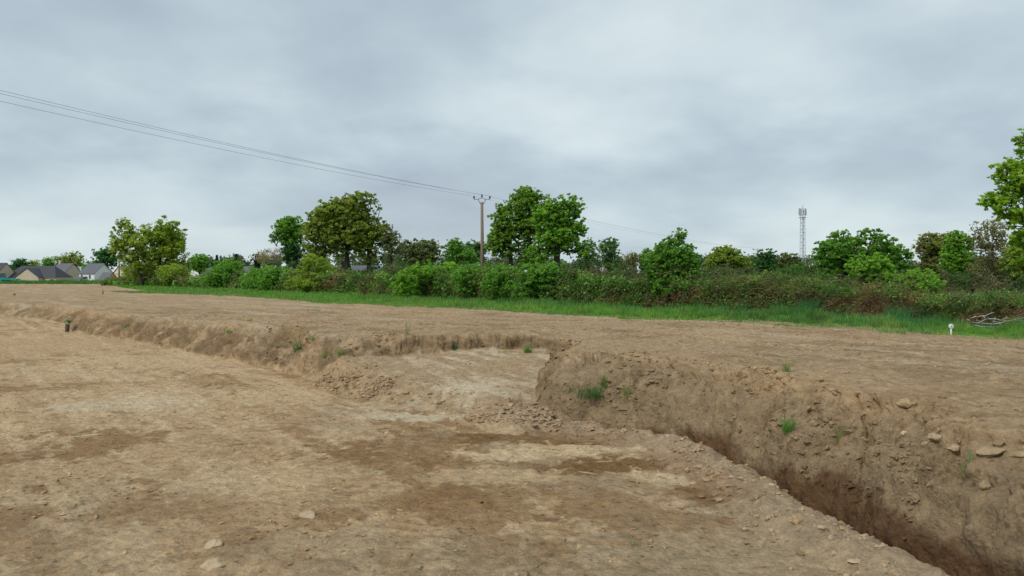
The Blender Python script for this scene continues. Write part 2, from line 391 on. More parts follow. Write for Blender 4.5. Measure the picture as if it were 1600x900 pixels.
# ------------------------------------------------------------------ ground mesh
def build_ground():
    th = np.radians(np.concatenate([np.arange(-180, -42, 3.), np.arange(-42, 42.001, .098), np.arange(44, 180, 3.)]))
    r = [.3]
    while r[-1] < 3.9: r.append(r[-1]*1.03)
    while r[-1] < 34: r.append(r[-1]*1.0036)
    while r[-1] < 140: r.append(r[-1]*1.010)
    while r[-1] < 4500: r.append(r[-1]*1.05)
    r = np.array(r); nr, nt_ = len(r), len(th)
    R, T = np.meshgrid(r, th, indexing='ij')
    x = (R*np.sin(T)).ravel(); y = (R*np.cos(T)).ravel()
    # gather vertices towards the steep face of the bank
    s, vx, vy, a, ins = edge_info(x, y)
    w, k, t = a
    m = (np.abs(s) < 1.5) & (R.ravel() < 45)
    d = np.where(np.abs(s) < 1e-6, 1e-6, s)
    nx = -vx/d; ny = -vy/d            # direction of growing s
    s0 = .07
    dl = s-s0; sh = -.62*dl*np.exp(-(dl/.4)**2)*m*np.clip(k, 0.0, 1)
    x = x+nx*sh; y = y+ny*sh
    z, M = height(x, y, True)
    B0 = fbm(x, y, 6, 2, 133)
    # 3d roughness of the bank face: pushes lumps out and holes in, towards the low side
    s, w, k = M['s'], M['w'], M['k']
    band = sm(s, -.06, .04)*(1-sm(s, w*.9, w*1.5))*(M['r'] < 60)
    n1 = fbm3(x, y, z, 2.4, 3, 71); n2 = fbm3(x, y, z, 9.0, 3, 81, .6)
    rid = 1-np.abs(fbm3(x, y, z, 4.0, 3, 91))*4
    lo = 1-sm(M['u'], .35, .8)
    steep = np.clip(k, 0, 1)*(1-sm(M['u'], .22, .38))
    push = band*(.21*n1*(1-.35*steep) + .075*n2*(1-.72*steep) - .02*np.maximum(rid, 0)*(1-steep))
    q = np.where((band > .02) & (M['r'] < 22) & (np.abs(T.ravel()) < .9))[0]
    wp = .05*n2[q]
    w1 = worley3(x[q]+wp, y[q]-wp, z[q], 7.5, 1); w2 = worley3(x[q], y[q]+wp, z[q], 17., 2)
    msk = np.clip(fbm3(x[q], y[q], z[q], 1.3, 2, 77)*2+.6, .15, 1)
    nose = (x > 0) & (x < 2.1) & (y > 9.2) & (y < 14.5)
    band = band*np.where(nose, 1-sm(s, .22, .45), 1); push = push*np.where(nose, 1-sm(s, .22, .45), 1)
    push[q] += band[q]*((.45-w1)*.085*msk*(1-.5*steep[q])+(.45-w2)*.032*(1-.9*steep[q]))
    # downward streaks left by the bucket teeth on the steep part
    tx, ty = -ny, nx
    along = x*.62+y*(-.78)
    st = fbm(along*1.0, z*.12, 16, 3, 95)
    push = push + band*k*np.clip(M['t'], 0, 1)*(1-sm(M['u'], .15, .35))*.018*st
    x = x - nx*push; y = y - ny*push; z = z + push*.35
    # collapsed gap (narrow gully) in the right bank
    # colours -------------------------------------------------------------------------
    q = np.where((band <= .02) & (y > 2) & (M['r'] < 24) & (np.abs(T.ravel()) < .85))[0]
    cl = np.clip(fbm(x[q], y[q], 1.1, 3, 131)*2.2+.25, 0, 1)
    amp = (.013*cl + .016*M['rub'][q] + .020*np.exp(-(M['db'][q]/.4)**2) + .012*M['inup'][q]*cl)*(1-np.clip(M['tr'][q], 0, 1))
    z[q] += amp*(.5-worley3(x[q]+.03*B0[q], y[q], 0*z[q], 9.5, 3))*1.6 + amp*.6*(.5-worley3(x[q], y[q]+.02*B0[q], 0*z[q], 23., 4))
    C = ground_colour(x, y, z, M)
    V = np.stack([x, y, z], 1)
    i = np.arange(nr-1)[:, None]*nt_; j = np.arange(nt_)[None, :]
    j2 = (j+1) % nt_
    Fq = np.stack([i+j, i+j2, i+nt_+j2, i+nt_+j], -1).reshape(-1, 4)[:, ::-1]
    # centre cap
    V = np.vstack([V, [[0, 0, 0]]]); C = np.vstack([C, C[:1]])
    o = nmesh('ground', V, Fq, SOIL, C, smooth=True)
    tag(o, kind='structure')
    cap = MB(); cap.poly([(.31*math.sin(a_), .31*math.cos(a_), -.004+.0) for a_ in np.linspace(0, 2*math.pi, 24, endpoint=False)][::-1])
    return V[:-1], M, C[:-1]

def blob(x, y, px, py, rx, ry, z=0., seed=1, warp=.5):
    """soft stain on the lower floor whose middle is seen at a photo pixel, sizes in px of the photo"""
    cx, cy = W(px, py, z)
    dep = cy*cy/((H-z)*F)*ry; wid = cy/F*rx
    q = np.hypot((x-cx)/wid, (y-cy)/dep)
    return q
def mixc(C, col, m): return C*(1-m[:, None]) + np.asarray(col)[None, :]*m[:, None]

def ground_colour(x, y, z, M):
    n = len(x)
    s = M['s']; r = M['r']
    A = fbm(x, y, .5, 4, 101); B = fbm(x, y, 2.0, 4, 102); D = fbm(x, y, 7, 4, 103, .6)
    # streaks along the left bank direction
    cx, sx_ = math.cos(math.radians(-33)), math.sin(math.radians(-33))
    ua = (x*(-.62)+y*.78); ub = (x*.78+y*.62)
    S = fbm(ua*.25, ub*2.2, 1.2, 4, 104); S2 = fbm(ua*.35, ub*3.5, 1.5, 4, 105)
    tan = np.array([.485, .33, .185]); grey = np.array([.39, .295, .18]); brown = np.array([.275, .160, .070]); wet = np.array([.20, .105, .034]); pale = np.array([.58, .47, .32]); cream = np.array([.62, .46, .275])
    top = np.array([.405, .284, .165]); topd = np.array([.29, .195, .102])
    C = np.tile(tan, (n, 1))
    C = mixc(C, grey, sm(A+.5*B+.3*D, .05, .5)*.75)
    C = mixc(C, brown, sm(fbm(x, y, .8, 5, 106, .66)+.35*S+.15*D, .24, .40)*.7)
    C = mixc(C, cream, sm(S+.5*B, .18, .5)*.55)
    C = mixc(C, topd, sm(fbm(x, y, 3.2, 4, 107, .6), .22, .5)*.55)
    C = mixc(C, cream, sm(S2+.3*D, .16, .36)*.5); C = mixc(C, brown, sm(-S2+.3*D, .22, .42)*.35)
    # deliberate stains of the floor
    wq = .55*B + .6*D + .3*fbm(x, y, 1.1, 4, 108)
    def st(col, px, py, rx, ry, a, z_=0):
        nonlocal C
        q = blob(x, y, px, py, rx, ry, z_) + wq*1.3
        C = mixc(C, col, (1-sm(q, .7, 1.08))*a*(s < .02))
    # greyer toward camera right
    st(grey, 1180, 830, 330, 110, .75); st(grey, 950, 755, 150, 32, .5); st(grey, 700, 870, 330, 60, .45); st(grey, 120, 820, 200, 90, .25)
    st(wet, 640, 700, 190, 26, .55); st(brown, 560, 712, 70, 26, .9); st(wet, 880, 688, 170, 14, .85); st(wet, 960, 728, 120, 26, .9)
    st(wet, 1120, 772, 85, 30, .95); st(brown, 760, 790, 110, 50, .65); st(brown, 690, 770, 90, 40, .6); st(brown, 160, 690, 90, 22, .8); st(brown, 230, 800, 120, 26, .45)
    st(brown, 60, 850, 90, 20, .35); st(brown, 980, 800, 160, 36, .55); st(brown, 1080, 740, 40, 30, .8); st(wet, 800, 735, 190, 16, .4); st(brown, 640, 740, 80, 20, .6)
    st(cream, 870, 706, 150, 13, .95); st(pale, 650, 652, 70, 8, .9); st(pale, 590, 647, 50, 6, .7); st(pale, 200, 632, 130, 12, .7); st(cream, 1010, 750, 80, 13, .9)
    st(cream, 420, 745, 170, 30, .45); st(cream, 300, 560, 230, 18, .5); st(tan, 60, 540, 170, 20, .8); st(cream, 750, 745, 130, 14, .6); st(cream, 300, 620, 240, 16, .45)
    st(cream, 120, 770, 90, 22, .4)
    for (cx_, dirx, amp, y1) in TRACKS:
        q = x-cx_-dirx*y
        C = mixc(C, brown*.95, np.exp(-(q/.15)**4)*(.28+.18*np.sin(y*46+q*12))*(1-sm(y, y1, y1+3))*sm(B+.3, 0, .4)*(s < 0))
    # shelf
    ds = M['ds']
    C = mixc(C, top*.98, sm(ds, -.12, .12))
    q = blob(x, y, 765, 575, 150, 30, .36)+wq*.8
    C = mixc(C, pale*.93, (1-sm(q, .5, 1.15))*sm(fbm(ua*.6, ub*3.0, 2.2, 4, 110)+.25, 0, .4)*.9*(s < .1))
    C = mixc(C, pale, (1-sm(blob(x, y, 735, 604, 60, 7, .22)+wq*.6, .5, 1.1))*.9)
    # upper field
    up = sm(s, -.02, .15)
    T = np.tile(top, (n, 1))
    T = mixc(T, topd, sm(fbm(x, y, 1.3, 5, 111, .65), .02, .4)*.75); T = mixc(T, topd*.8, sm(fbm(ua*1.2, ub*4, 1.3, 4, 119, .65), .28, .5)*.6)
    pv = sm(fbm(ua*.12, ub*1.2, 1.0, 5, 112, .6), .14, .42)*M['inup']
    T = mixc(T, pale*.85, pv*.55)
    T = mixc(T, np.array([.47, .32, .175]), sm(A, 0, .5)*.5)
    C = C*(1-up[:, None]) + T*up[:, None]
    # berm of fresh spoil
    C = mixc(C, np.array([.40, .295, .19]), np.exp(-(M['db']/.42)**2)*.85*(s < 0)*(1-up))
    # cut face: reddish and damp low down, shade painted into the face colour
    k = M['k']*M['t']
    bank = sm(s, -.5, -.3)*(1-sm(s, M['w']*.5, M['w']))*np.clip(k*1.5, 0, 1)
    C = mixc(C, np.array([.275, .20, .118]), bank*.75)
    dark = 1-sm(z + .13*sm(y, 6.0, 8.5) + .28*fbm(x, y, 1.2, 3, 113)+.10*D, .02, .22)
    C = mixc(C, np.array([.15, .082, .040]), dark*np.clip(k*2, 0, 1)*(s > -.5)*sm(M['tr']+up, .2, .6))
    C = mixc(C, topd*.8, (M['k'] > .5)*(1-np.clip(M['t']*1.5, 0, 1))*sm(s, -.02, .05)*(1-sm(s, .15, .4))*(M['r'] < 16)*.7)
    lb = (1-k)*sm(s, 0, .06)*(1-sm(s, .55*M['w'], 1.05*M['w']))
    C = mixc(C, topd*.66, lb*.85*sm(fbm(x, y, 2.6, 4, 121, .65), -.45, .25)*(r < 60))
    # grass and hedge ground
    ge = grass_edge(x, y); g = sm(y - ge + fbm(x, y, .9, 3, 114)*1.2 + .8*fbm(x, y, 5, 2, 115), -.05, .35)*(y > 5)
    gp = M['px']
    g = g*(1-bare_wedge(x, y))
    C = mixc(C, np.array([.085, .13, .035]), g)
    C = mixc(C, np.array([.07, .06, .035]), np.clip(M['hb']*1.3, 0, 1))
    return np.clip(C, .01, .9)

GV, GM, GC = build_ground()
gx, gy, gz = GV[:, 0], GV[:, 1], GV[:, 2]
_pxs = 800 + F*gx/np.maximum(gy, .01); _pys = HZ + F*(H-gz)/np.maximum(gy, .01)
_ok = (gy > 2) & (gy < 60)
def pick(px, py, rad=3.0):
    """point of the ground surface that shows at a photo pixel"""
    while True:
        i = np.where(_ok & (np.abs(_pxs-px) < rad) & (np.abs(_pys-py) < rad))[0]
        if len(i): break
        rad *= 1.6
    j = i[np.argmin(gy[i])]
    # nearest surface among those, then best pixel match close to that depth
    c = i[gy[i] < gy[j]*1.05]
    b = c[np.argmin((_pxs[c]-px)**2+(_pys[c]-py)**2)]
    return np.array([gx[b], gy[b], gz[b]]), b

# ------------------------------------------------------------------ clods and stones
def icosphere(sub):
    import bmesh
    bm = bmesh.new(); bmesh.ops.create_icosphere(bm, subdivisions=sub, radius=1)
    V = np.array([v.co[:] for v in bm.verts]); Fc = np.array([[v.index for v in f.verts] for f in bm.faces]); bm.free(); return V, Fc
ICO1 = icosphere(1); ICO2 = icosphere(2); ICO3 = icosphere(3)
def lumpy(V, seed, amp=.5, s=1.1, flat=None):
    o = seed*7.31
    n = fbm3(V[:, 0]+o, V[:, 1]+o*1.3, V[:, 2]-o, s, 3, seed % 97, .6)
    return V*(1+amp*2*n)[:, None]

def scatter_clods(name, idx, sizes, mat, tints, ico, label, cat='soil clods'):
    IV, IF = ico; nv = len(IV)
    variants = [lumpy(IV, k+3, .75, 1.3) for k in range(12)]
    allV = np.empty((len(idx)*nv, 3), np.float32); allT = np.empty((len(idx)*nv, 3), np.float32)
    rot = rng.uniform(0, 2*math.pi, len(idx)); sq = rng.uniform(.5, .85, len(idx)); el = rng.uniform(.75, 1.35, len(idx))
    for q, i in enumerate(idx):
        v = variants[q % 12]; c, s_ = math.cos(rot[q]), math.sin(rot[q])
        a = v[:, 0]*el[q]; b = v[:, 1]
        allV[q*nv:(q+1)*nv, 0] = gx[i]+sizes[q]*(a*c-b*s_)
        allV[q*nv:(q+1)*nv, 1] = gy[i]+sizes[q]*(a*s_+b*c)
        allV[q*nv:(q+1)*nv, 2] = gz[i]+sizes[q]*(v[:, 2]*sq[q]+.12)
        allT[q*nv:(q+1)*nv] = tints[q]
    FF = (IF[None]+(np.arange(len(idx))*nv)[:, None, None]).reshape(-1, 3)
    o = nmesh(name, allV, FF, mat, allT, smooth=False)
    return tag(o, label, cat, kind='stuff')
# weights per vertex (density per square metre) -> area weight r^2
area = GM['r']**2
vis = (gy > 3.5) & (np.abs(gx/np.maximum(gy, .1)) < .8)
def choose(dens, n):
    p = dens*area*vis; p = p/p.sum(); return rng.choice(len(p), n, p=p)
s_, w_ = GM['s'], GM['w']
clump = np.clip(fbm(gx, gy, 1.4, 3, 201)*2.2+.35, 0, 1)**2
d_floor = (s_ < 0)*(GM['r'] < 22)*clump*(1-np.clip(GM['tr'], 0, 1))
i = choose(d_floor, 6500); sz = .004+.020*rng.random(len(i))**4; 
scatter_clods('soil_crumbs', i, sz, CLOD, GC[i]*rng.uniform(.75, 1.15, (len(i), 1)), ICO1, 'small loose crumbs of soil strewn over the bare excavated floor')
d_up = (s_ > 0)*(gy < grass_edge(gx, gy))*(GM['r'] < 26)*(clump+.15)
i = choose(d_up, 6000); sz = .006+.020*rng.random(len(i))**3.5
scatter_clods('field_crumbs', i, sz, CLOD, GC[i]*rng.uniform(.72, 1.12, (len(i), 1)), ICO1, 'small clods of dry topsoil strewn over the raised field and its bank')
d_rub = (GM['rub']*(s_ < .05)*(clump+.05) + .0)*(GM['r'] < 20)
i = choose(d_rub, 1000); sz = .008+.034*rng.random(len(i))**2.2
scatter_clods('rubble_clods', i, sz, CLOD, GC[i]*rng.uniform(.7, 1.1, (len(i), 1)), ICO2, 'heaped brown clods along the front edge of the shallow side pit')
d_b = np.exp(-(GM['db']/.38)**2)*(s_ < -.1)*(clump+.08)*(GM['r'] < 14)
i = choose(d_b, 700); sz = .006+.026*rng.random(len(i))**2.5
scatter_clods('berm_clods', i, sz, CLOD, GC[i]*rng.uniform(.8, 1.25, (len(i), 1)), ICO2, 'crumbly spoil clods piled along the near rim of the narrow trench')
d_k = (s_ > .12)*(s_ < w_*1.3)*(clump+.1)*(GM['r'] < 18)*(.4+GM['t'])
i = choose(d_k, 1100); sz = .007+.030*rng.random(len(i))**3
scatter_clods('bank_clods', i, sz, CLOD, GC[i]*rng.uniform(.72, 1.1, (len(i), 1)), ICO2, 'lumps of earth stuck in the cut face and crest of the bank')

ROCKS = [  # px, py, width px, squash, tint, label
 (332, 850, 34, .35, (.50, .44, .36), 'flat pale stone half sunk in the floor at bottom left, the farther of two'),
 (332, 884, 40, .35, (.48, .42, .34), 'flat pale stone at the bottom left edge of the floor, the nearer of two'),
 (482, 806, 34, .35, (.46, .40, .33), 'pale grey flat stone in the foreground floor above the two bottom left stones'),
 (655, 887, 15, .7, (.36, .31, .25), 'small round grey stone at the bottom edge of the foreground floor'),
 (640, 868, 11, .8, (.30, .22, .15), 'small dark brown stone just above the round grey stone at the bottom'),
 (117, 792, 11, .8, (.34, .29, .23), 'small grey stone alone on the floor at far left'),
 (90, 753, 9, .8, (.27, .20, .14), 'small dark brown stone on the left floor above the grey one'),
 (151, 676, 14, .5, (.45, .40, .34), 'small pale stone in the brown stain at left'),
 (1247, 816, 30, .6, (.40, .33, .23), 'tan rounded stone on the floor beside the narrow trench'),
 (1125, 783, 18, .6, (.36, .29, .21), 'tan stone at the foot of the trench spoil below the damp patch'),
 (1092, 731, 22, .6, (.38, .32, .25), 'grey brown stone lodged in the spoil berm near its top'),
 (1252, 866, 18, .7, (.28, .22, .16), 'dark rounded stone near the bottom edge right of centre'),
 (1356, 847, 24, .45, (.38, .31, .22), 'flat tan stone lying on the near rim of the trench'),
 (1190, 850, 22, .5, (.38, .33, .26), 'pale flat stone on the floor left of the dark rounded stone'),
 (1412, 633, 32, .5, (.40, .33, .24), 'large pale tan stone on top of the right bank'),
 (1453, 653, 34, .5, (.26, .20, .14), 'dark brown stone half buried in the top of the right bank'),
 (1356, 631, 12, .8, (.36, .30, .23), 'small round stone left of the large pale one on the right bank'),
 (1462, 686, 30, .55, (.44, .38, .31), 'slabby pale stone at the crest of the right bank, highest of the broken group'),
 (1450, 694, 24, .5, (.38, .32, .25), 'angular stone leaning under the slabby pale stone on the bank'),
 (1488, 701, 26, .5, (.45, .39, .31), 'pale angular stone right of the slabby stones on the bank'),
 (1413, 677, 15, .6, (.58, .53, .46), 'bright whitish stone chip on the right bank'),
 (1546, 707, 44, .4, (.36, .30, .23), 'long flat stone bedded in the right bank crest'),
 (1592, 714, 26, .5, (.38, .32, .24), 'stone at the right picture edge in the bank crest'),
 (1541, 762, 22, .8, (.34, .29, .22), 'rounded grey stone sticking out of the bank face at right'),
 (1496, 688, 12, .7, (.36, .30, .24), 'small round stone above the pale angular one on the bank'),
 (1060, 707, 12, .8, (.33, .27, .2), 'small stone on the left slope of the trench spoil'),
]
for q, (px, py, wpx, sq, tint, lab) in enumerate(ROCKS):
    p, b = pick(px, py)
    rad = wpx/F*p[1]/2
    v = ICO3[0].copy()
    for _ in range(9):              # flat broken faces
        nn = rng.normal(size=3); nn /= np.linalg.norm(nn); dd_ = v@nn; lim = rng.uniform(.55, .85); v = v-np.maximum(dd_-lim, 0)[:, None]*nn
    v = lumpy(v, q+50, .16, 1.6)
    rz = rng.uniform(0, 6.28); c, s2 = math.cos(rz), math.sin(rz)
    v = np.stack([v[:, 0]*rad, v[:, 1]*rad*.8, v[:, 2]*rad*sq], 1)
    v = v@np.array([[c, s2, 0], [-s2, c, 0], [0, 0, 1]])
    o = nmesh('stone', v, ICO3[1], ROCK, np.tile(np.array(tint)*np.array([1.0, .87, .68]), (len(v), 1)), smooth=False)
    o.location = (p[0], p[1], p[2]+rad*sq*.08); o.rotation_euler = (rng.uniform(-.2, .2), rng.uniform(-.2, .2), 0)
    tag(o, lab, 'stone')

# ------------------------------------------------------------------ grass
def blades(P, h, wd, lean, tints, seg2=True):
    """P (n,3) roots; returns verts, faces, tint"""
    n = len(P); a = rng.uniform(0, 2*math.pi, n); la = a+rng.uniform(-1, 1, n)+math.pi/2
    dx, dy = np.cos(a)*wd/2, np.sin(a)*wd/2; lx, ly = np.cos(la)*lean*h, np.sin(la)*lean*h
    z0 = np.zeros(n)
    v0 = P+np.stack([-dx, -dy, z0-.01], 1); v1 = P+np.stack([dx, dy, z0-.01], 1)
    if not seg2:
        v2 = P+np.stack([lx, ly, h], 1)
        V = np.stack([v0, v1, v2], 1).reshape(-1, 3); Fc = np.arange(3*n).reshape(n, 3); return V, Fc, np.repeat(tints, 3, 0)
    m0 = P+np.stack([lx*.3-dx*.8, ly*.3-dy*.8, h*.6], 1); m1 = P+np.stack([lx*.3+dx*.8, ly*.3+dy*.8, h*.6], 1)
    t = P+np.stack([lx, ly, h*np.sqrt(np.clip(1-.5*lean**2, .1, 1))], 1)
    V = np.stack([v0, v1, m0, m1, t], 1).reshape(-1, 3)
    b = (np.arange(n)*5)[:, None]
    Fc = np.concatenate([b+[[0, 1, 3]], b+[[0, 3, 2]], b+[[2, 3, 4]]], 0)
    return V, Fc, np.repeat(tints, 5, 0)
def field_grass():
    V = []; T = []; Fc = []; off = 0
    # sample evenly in picture columns and depth so near blades are many
    n = 330000
    px = rng.uniform(120, 1900, n); u = rng.random(n)
    g0 = np.interp(px, GY_X, GY_Y); g1 = hedge_y(px)*1.03+.3
    Y = g0-.9+(g1-g0+.9)*u**1.15; X = (px-800)/F*Y
    edge = fbm(X, Y, .9, 3, 114)*1.2+.8*fbm(X, Y, 5, 2, 115)
    keep = ((Y-g0+edge > .05) | ((Y-g0+edge > -1.0) & (rng.random(n) < .10+.25*(fbm(X, Y, 2.0, 3, 306) > .22)))) & (px > 150) & (bare_wedge(X, Y) < .4) & (rng.random(n) < np.where((px < 420) & (Y < g0+8) & (fbm(X, Y, .35, 3, 117) < 0), .45, 1))
    # tongue at far left
    X, Y, px, g0, g1 = X[keep], Y[keep], px[keep], g0[keep], g1[keep]
    z = height(X, Y)
    frac = np.clip((Y-g0)/(g1-g0), 0, 1)
    pn = fbm(X, Y, .5, 4, 301); pn2 = fbm(X, Y, 2.2, 3, 302)
    rt = sm(px, 1050, 1250)*(1-sm(px, 1440, 1470))
    pn3 = fbm(X, Y, 1.1, 2, 303)
    h = (.085+.125*sm(frac, 0, .6)+.13*rt*sm(frac, .35, .8)*(pn3 > -.05))*(1+1.3*pn2+.5*pn3)*rng.uniform(.5, 1.3, len(X))
    h = np.clip(h, .05, .75)*(.45+.55*sm(frac+.25*pn, 0.0, .18))
    wd = np.maximum(.006, Y*.00075)*rng.uniform(.8, 1.5, len(X))
    base = np.array([.15, .36, .05]); blue = np.array([.065, .235, .07]); yel = np.array([.27, .38, .08]); dry = np.array([.42, .38, .19]); dk = np.array([.06, .17, .03])
    C = np.tile(base, (len(X), 1))
    C = mixc(C, blue, np.clip(sm(frac+.4*pn, .35, .8)*.8*sm(px, 500, 900)+rt*.5, 0, 1))
    C = mixc(C, yel, sm(pn2-.5*frac, .0, .4)*.55)
    C = mixc(C, dk, sm(-pn, .1, .4)*.4)
    C = mixc(C, dry, (rng.random(len(X)) < (.06+.16*(frac < .12)))*1.0)
    C = C*rng.uniform(.65, 1.25, (len(X), 1))*(1+.5*fbm(X, Y, 4.5, 2, 305))[:, None]
    v, f, t = blades(np.stack([X, Y, z], 1), h, wd, rng.uniform(.1, .75, len(X)), C, seg2=False)
    o = nmesh('grass', v, f, GRASS, t); tag(o, 'bright green strip of uneven grass between the bare field and the hedge', 'grass', kind='stuff')
    n = 30000
    px = rng.uniform(-300, 205, n); Y = rng.uniform(158, 190, n)-(px > 150)*(px-150)*.6; X = (px-800)/F*Y
    h = rng.uniform(.2, .65, n)*(1.1+1.2*fbm(X, Y, .12, 3, 333)); col = mixc(np.tile([.075, .23, .045], (n, 1)), [.16, .28, .06], sm(fbm(X, Y, .2, 3, 334), -.1, .3))*rng.uniform(.7, 1.2, (n, 1))
    v, f, t = blades(np.stack([X, Y, zup(Y)], 1), h, .22*np.ones(n), rng.uniform(.1, .6, n), col, False)
    o = nmesh('tall_verge_grass', v, f, GRASS, t); tag(o, 'tall dark green verge growing in front of the distant houses', 'grass', kind='stuff')
field_grass()

TUFTS = [ # px, py(base), width px, height px, n, colour, lean, label
 (467, 556, 16, 32, 120, 0, .5, 'tall blue green grass tuft hanging in the left bank near its corner'),
 (438, 549, 14, 15, 60, 0, .6, 'short green tuft just left of the tall tuft in the left bank'),
 (487, 531, 14, 12, 22, 1, .6, 'faint pale tuft at the crest above the tall tuft'),
 (508, 558, 10, 14, 26, 1, .5, 'thin upright tuft right of the pit corner'),
 (531, 554, 22, 12, 50, 1, .8, 'low spreading tuft on the slope behind the side pit, left end'),
 (710, 543, 16, 8, 60, 0, .8, 'flat dark green tuft on the slope at the back of the side pit'),
 (825, 551, 16, 16, 90, 1, .6, 'round bright green tuft at the back right corner of the side pit'),
 (788, 551, 26, 7, 40, 2, .7, 'sparse yellow green weeds at the back edge of the pale pit floor'),
 (920, 617, 52, 26, 190, 0, .9, 'largest grass tuft, drooping from the nose of the right bank'),
 (945, 600, 14, 22, 50, 1, .3, 'upright seedy grass stems beside the largest tuft'),
 (890, 609, 14, 11, 40, 0, .7, 'small dark tuft left of the largest one'),
 (979, 616, 20, 18, 60, 2, .7, 'sparse yellowish tuft right of the largest one'),
 (1229, 580, 15, 22, 50, 1, .6, 'isolated green tuft on the raised field behind the right bank'),
 (1232, 672, 26, 26, 120, 1, .7, 'bright green tuft halfway up the face of the right bank'),
 (1312, 690, 16, 30, 34, 2, .5, 'thin brownish green stems beside the gully in the right bank'),
 (1240, 630, 10, 10, 16, 2, .7, 'tiny weed above the bright tuft on the right bank'),
 (1516, 722, 12, 22, 12, 1, .4, 'single leafy weed on the right bank near the picture edge'),
 (1506, 738, 34, 22, 16, 2, 1.0, 'straggling weed stem on the right bank face below the leafy one'),
 (992, 852, 24, 12, 26, 2, .8, 'faint sprouting grass on the foreground floor'),
 (1064, 588, 10, 10, 16, 2, .7, 'small pale weed on the crest of the right bank'),
 (202, 514, 18, 10, 46, 0, .8, 'small green tuft on the left bank near the stump'),
 (255, 514, 10, 8, 20, 2, .8, 'faint tuft on the left bank right of the stump tuft'),
 (358, 520, 16, 7, 40, 1, .8, 'low green tuft on the upper slope of the left bank'),
 (390, 500, 12, 7, 24, 1, .7, 'tiny tuft on the raised field above the left bank'),
 (636, 523, 8, 26, 16, 2, .25, 'thin lone stem standing on the raised field behind the side pit'),
 (162, 458, 4, 11, 12, 2, .3, 'lone upright weed on the raised field at far left'),
 (24, 459, 6, 4, 20, 1, .6, 'tiny low weed on the raised field near the left edge'),
 (675, 507, 12, 5, 20, 1, .8, 'tiny low weed on the raised field in the middle'),
 (495, 485, 10, 6, 16, 1, .8, 'tiny weed near the grass edge on the raised field'),
 (480, 488, 5, 7, 8, 2, .3, 'single tiny stem on the raised field left of centre'),
]
TC = [np.array([.09, .24, .065]), np.array([.16, .34, .06]), np.array([.27, .32, .10])]
for (px, py, wp, hp, n, ci, lean, lab) in TUFTS:
    p, b = pick(px, py)
    sc = p[1]/F; R = wp*sc*.38; hh = hp*sc
    a = rng.uniform(0, 6.28, n); rr = R*np.sqrt(rng.random(n))
    P = np.stack([rr*np.cos(a), rr*np.sin(a)*.6, rng.uniform(-.01, .01, n)], 1)
    h = hh*rng.uniform(.35, 1.25, n); C = TC[ci]*rng.uniform(.6, 1.25, (n, 1)); C = mixc(C, [.32, .27, .14], (rng.random(n) < .08)*1.0)
    wd = np.maximum(.004, .6*sc*rng.uniform(.7, 1.3, n))
    v, f, t = blades(P, h, wd, rng.uniform(.2, 1.5, n)*lean*1.3, C)
    o = nmesh('grass_tuft', v, f, GRASS, t); o.location = (p[0], p[1], p[2]-.01)
    tag(o, lab, 'grass tuft', 'grass tufts and weeds on the bare soil')

# ------------------------------------------------------------------ foliage
def leaf_quads(P, size, up=.35, aspect=1.7):
    n = len(P)
    nrm = rng.normal(size=(n, 3)); nrm[:, 2] = np.abs(nrm[:, 2])+up; nrm /= np.linalg.norm(nrm, axis=1)[:, None]
    a = rng.normal(size=(n, 3)); u = np.cross(nrm, a); u /= np.linalg.norm(u, axis=1)[:, None]; v = np.cross(nrm, u)
    L = (size*aspect/2)[:, None]; Wd = (size/2)[:, None]
    V = np.stack([P-u*L, P+v*Wd-u*L*.1, P+u*L-nrm*L*.25, P-v*Wd-u*L*.1], 1).reshape(-1, 3)
    return V, np.arange(4*n).reshape(n, 4)
def clump_leaves(C, R, n_per, flat=.7, holes=.0):
    """leaf positions gathered in uneven clumps; n_per leaves for each clump"""
    idx = np.repeat(np.arange(len(C)), n_per); n = len(idx)
    S = 6
    sd = rng.normal(size=(len(C), S, 3)); sd /= np.linalg.norm(sd, axis=2)[:, :, None]
    sc_ = C[:, None, :]+sd*(R[:, None]*rng.random((len(C), S))**.5*1.35)[:, :, None]*np.array([1.15, 1.15, flat])
    sr = rng.uniform(.22, .5, (len(C), S))
    j = rng.integers(0, S, n)
    d = rng.normal(size=(n, 3)); d /= np.linalg.norm(d, axis=1)[:, None]
    rr = rng.random(n)**.5
    p = sc_[idx, j]+d*(rr*R[idx]*sr[idx, j])[:, None]*np.array([1.15, 1.15, flat])
    return p, idx

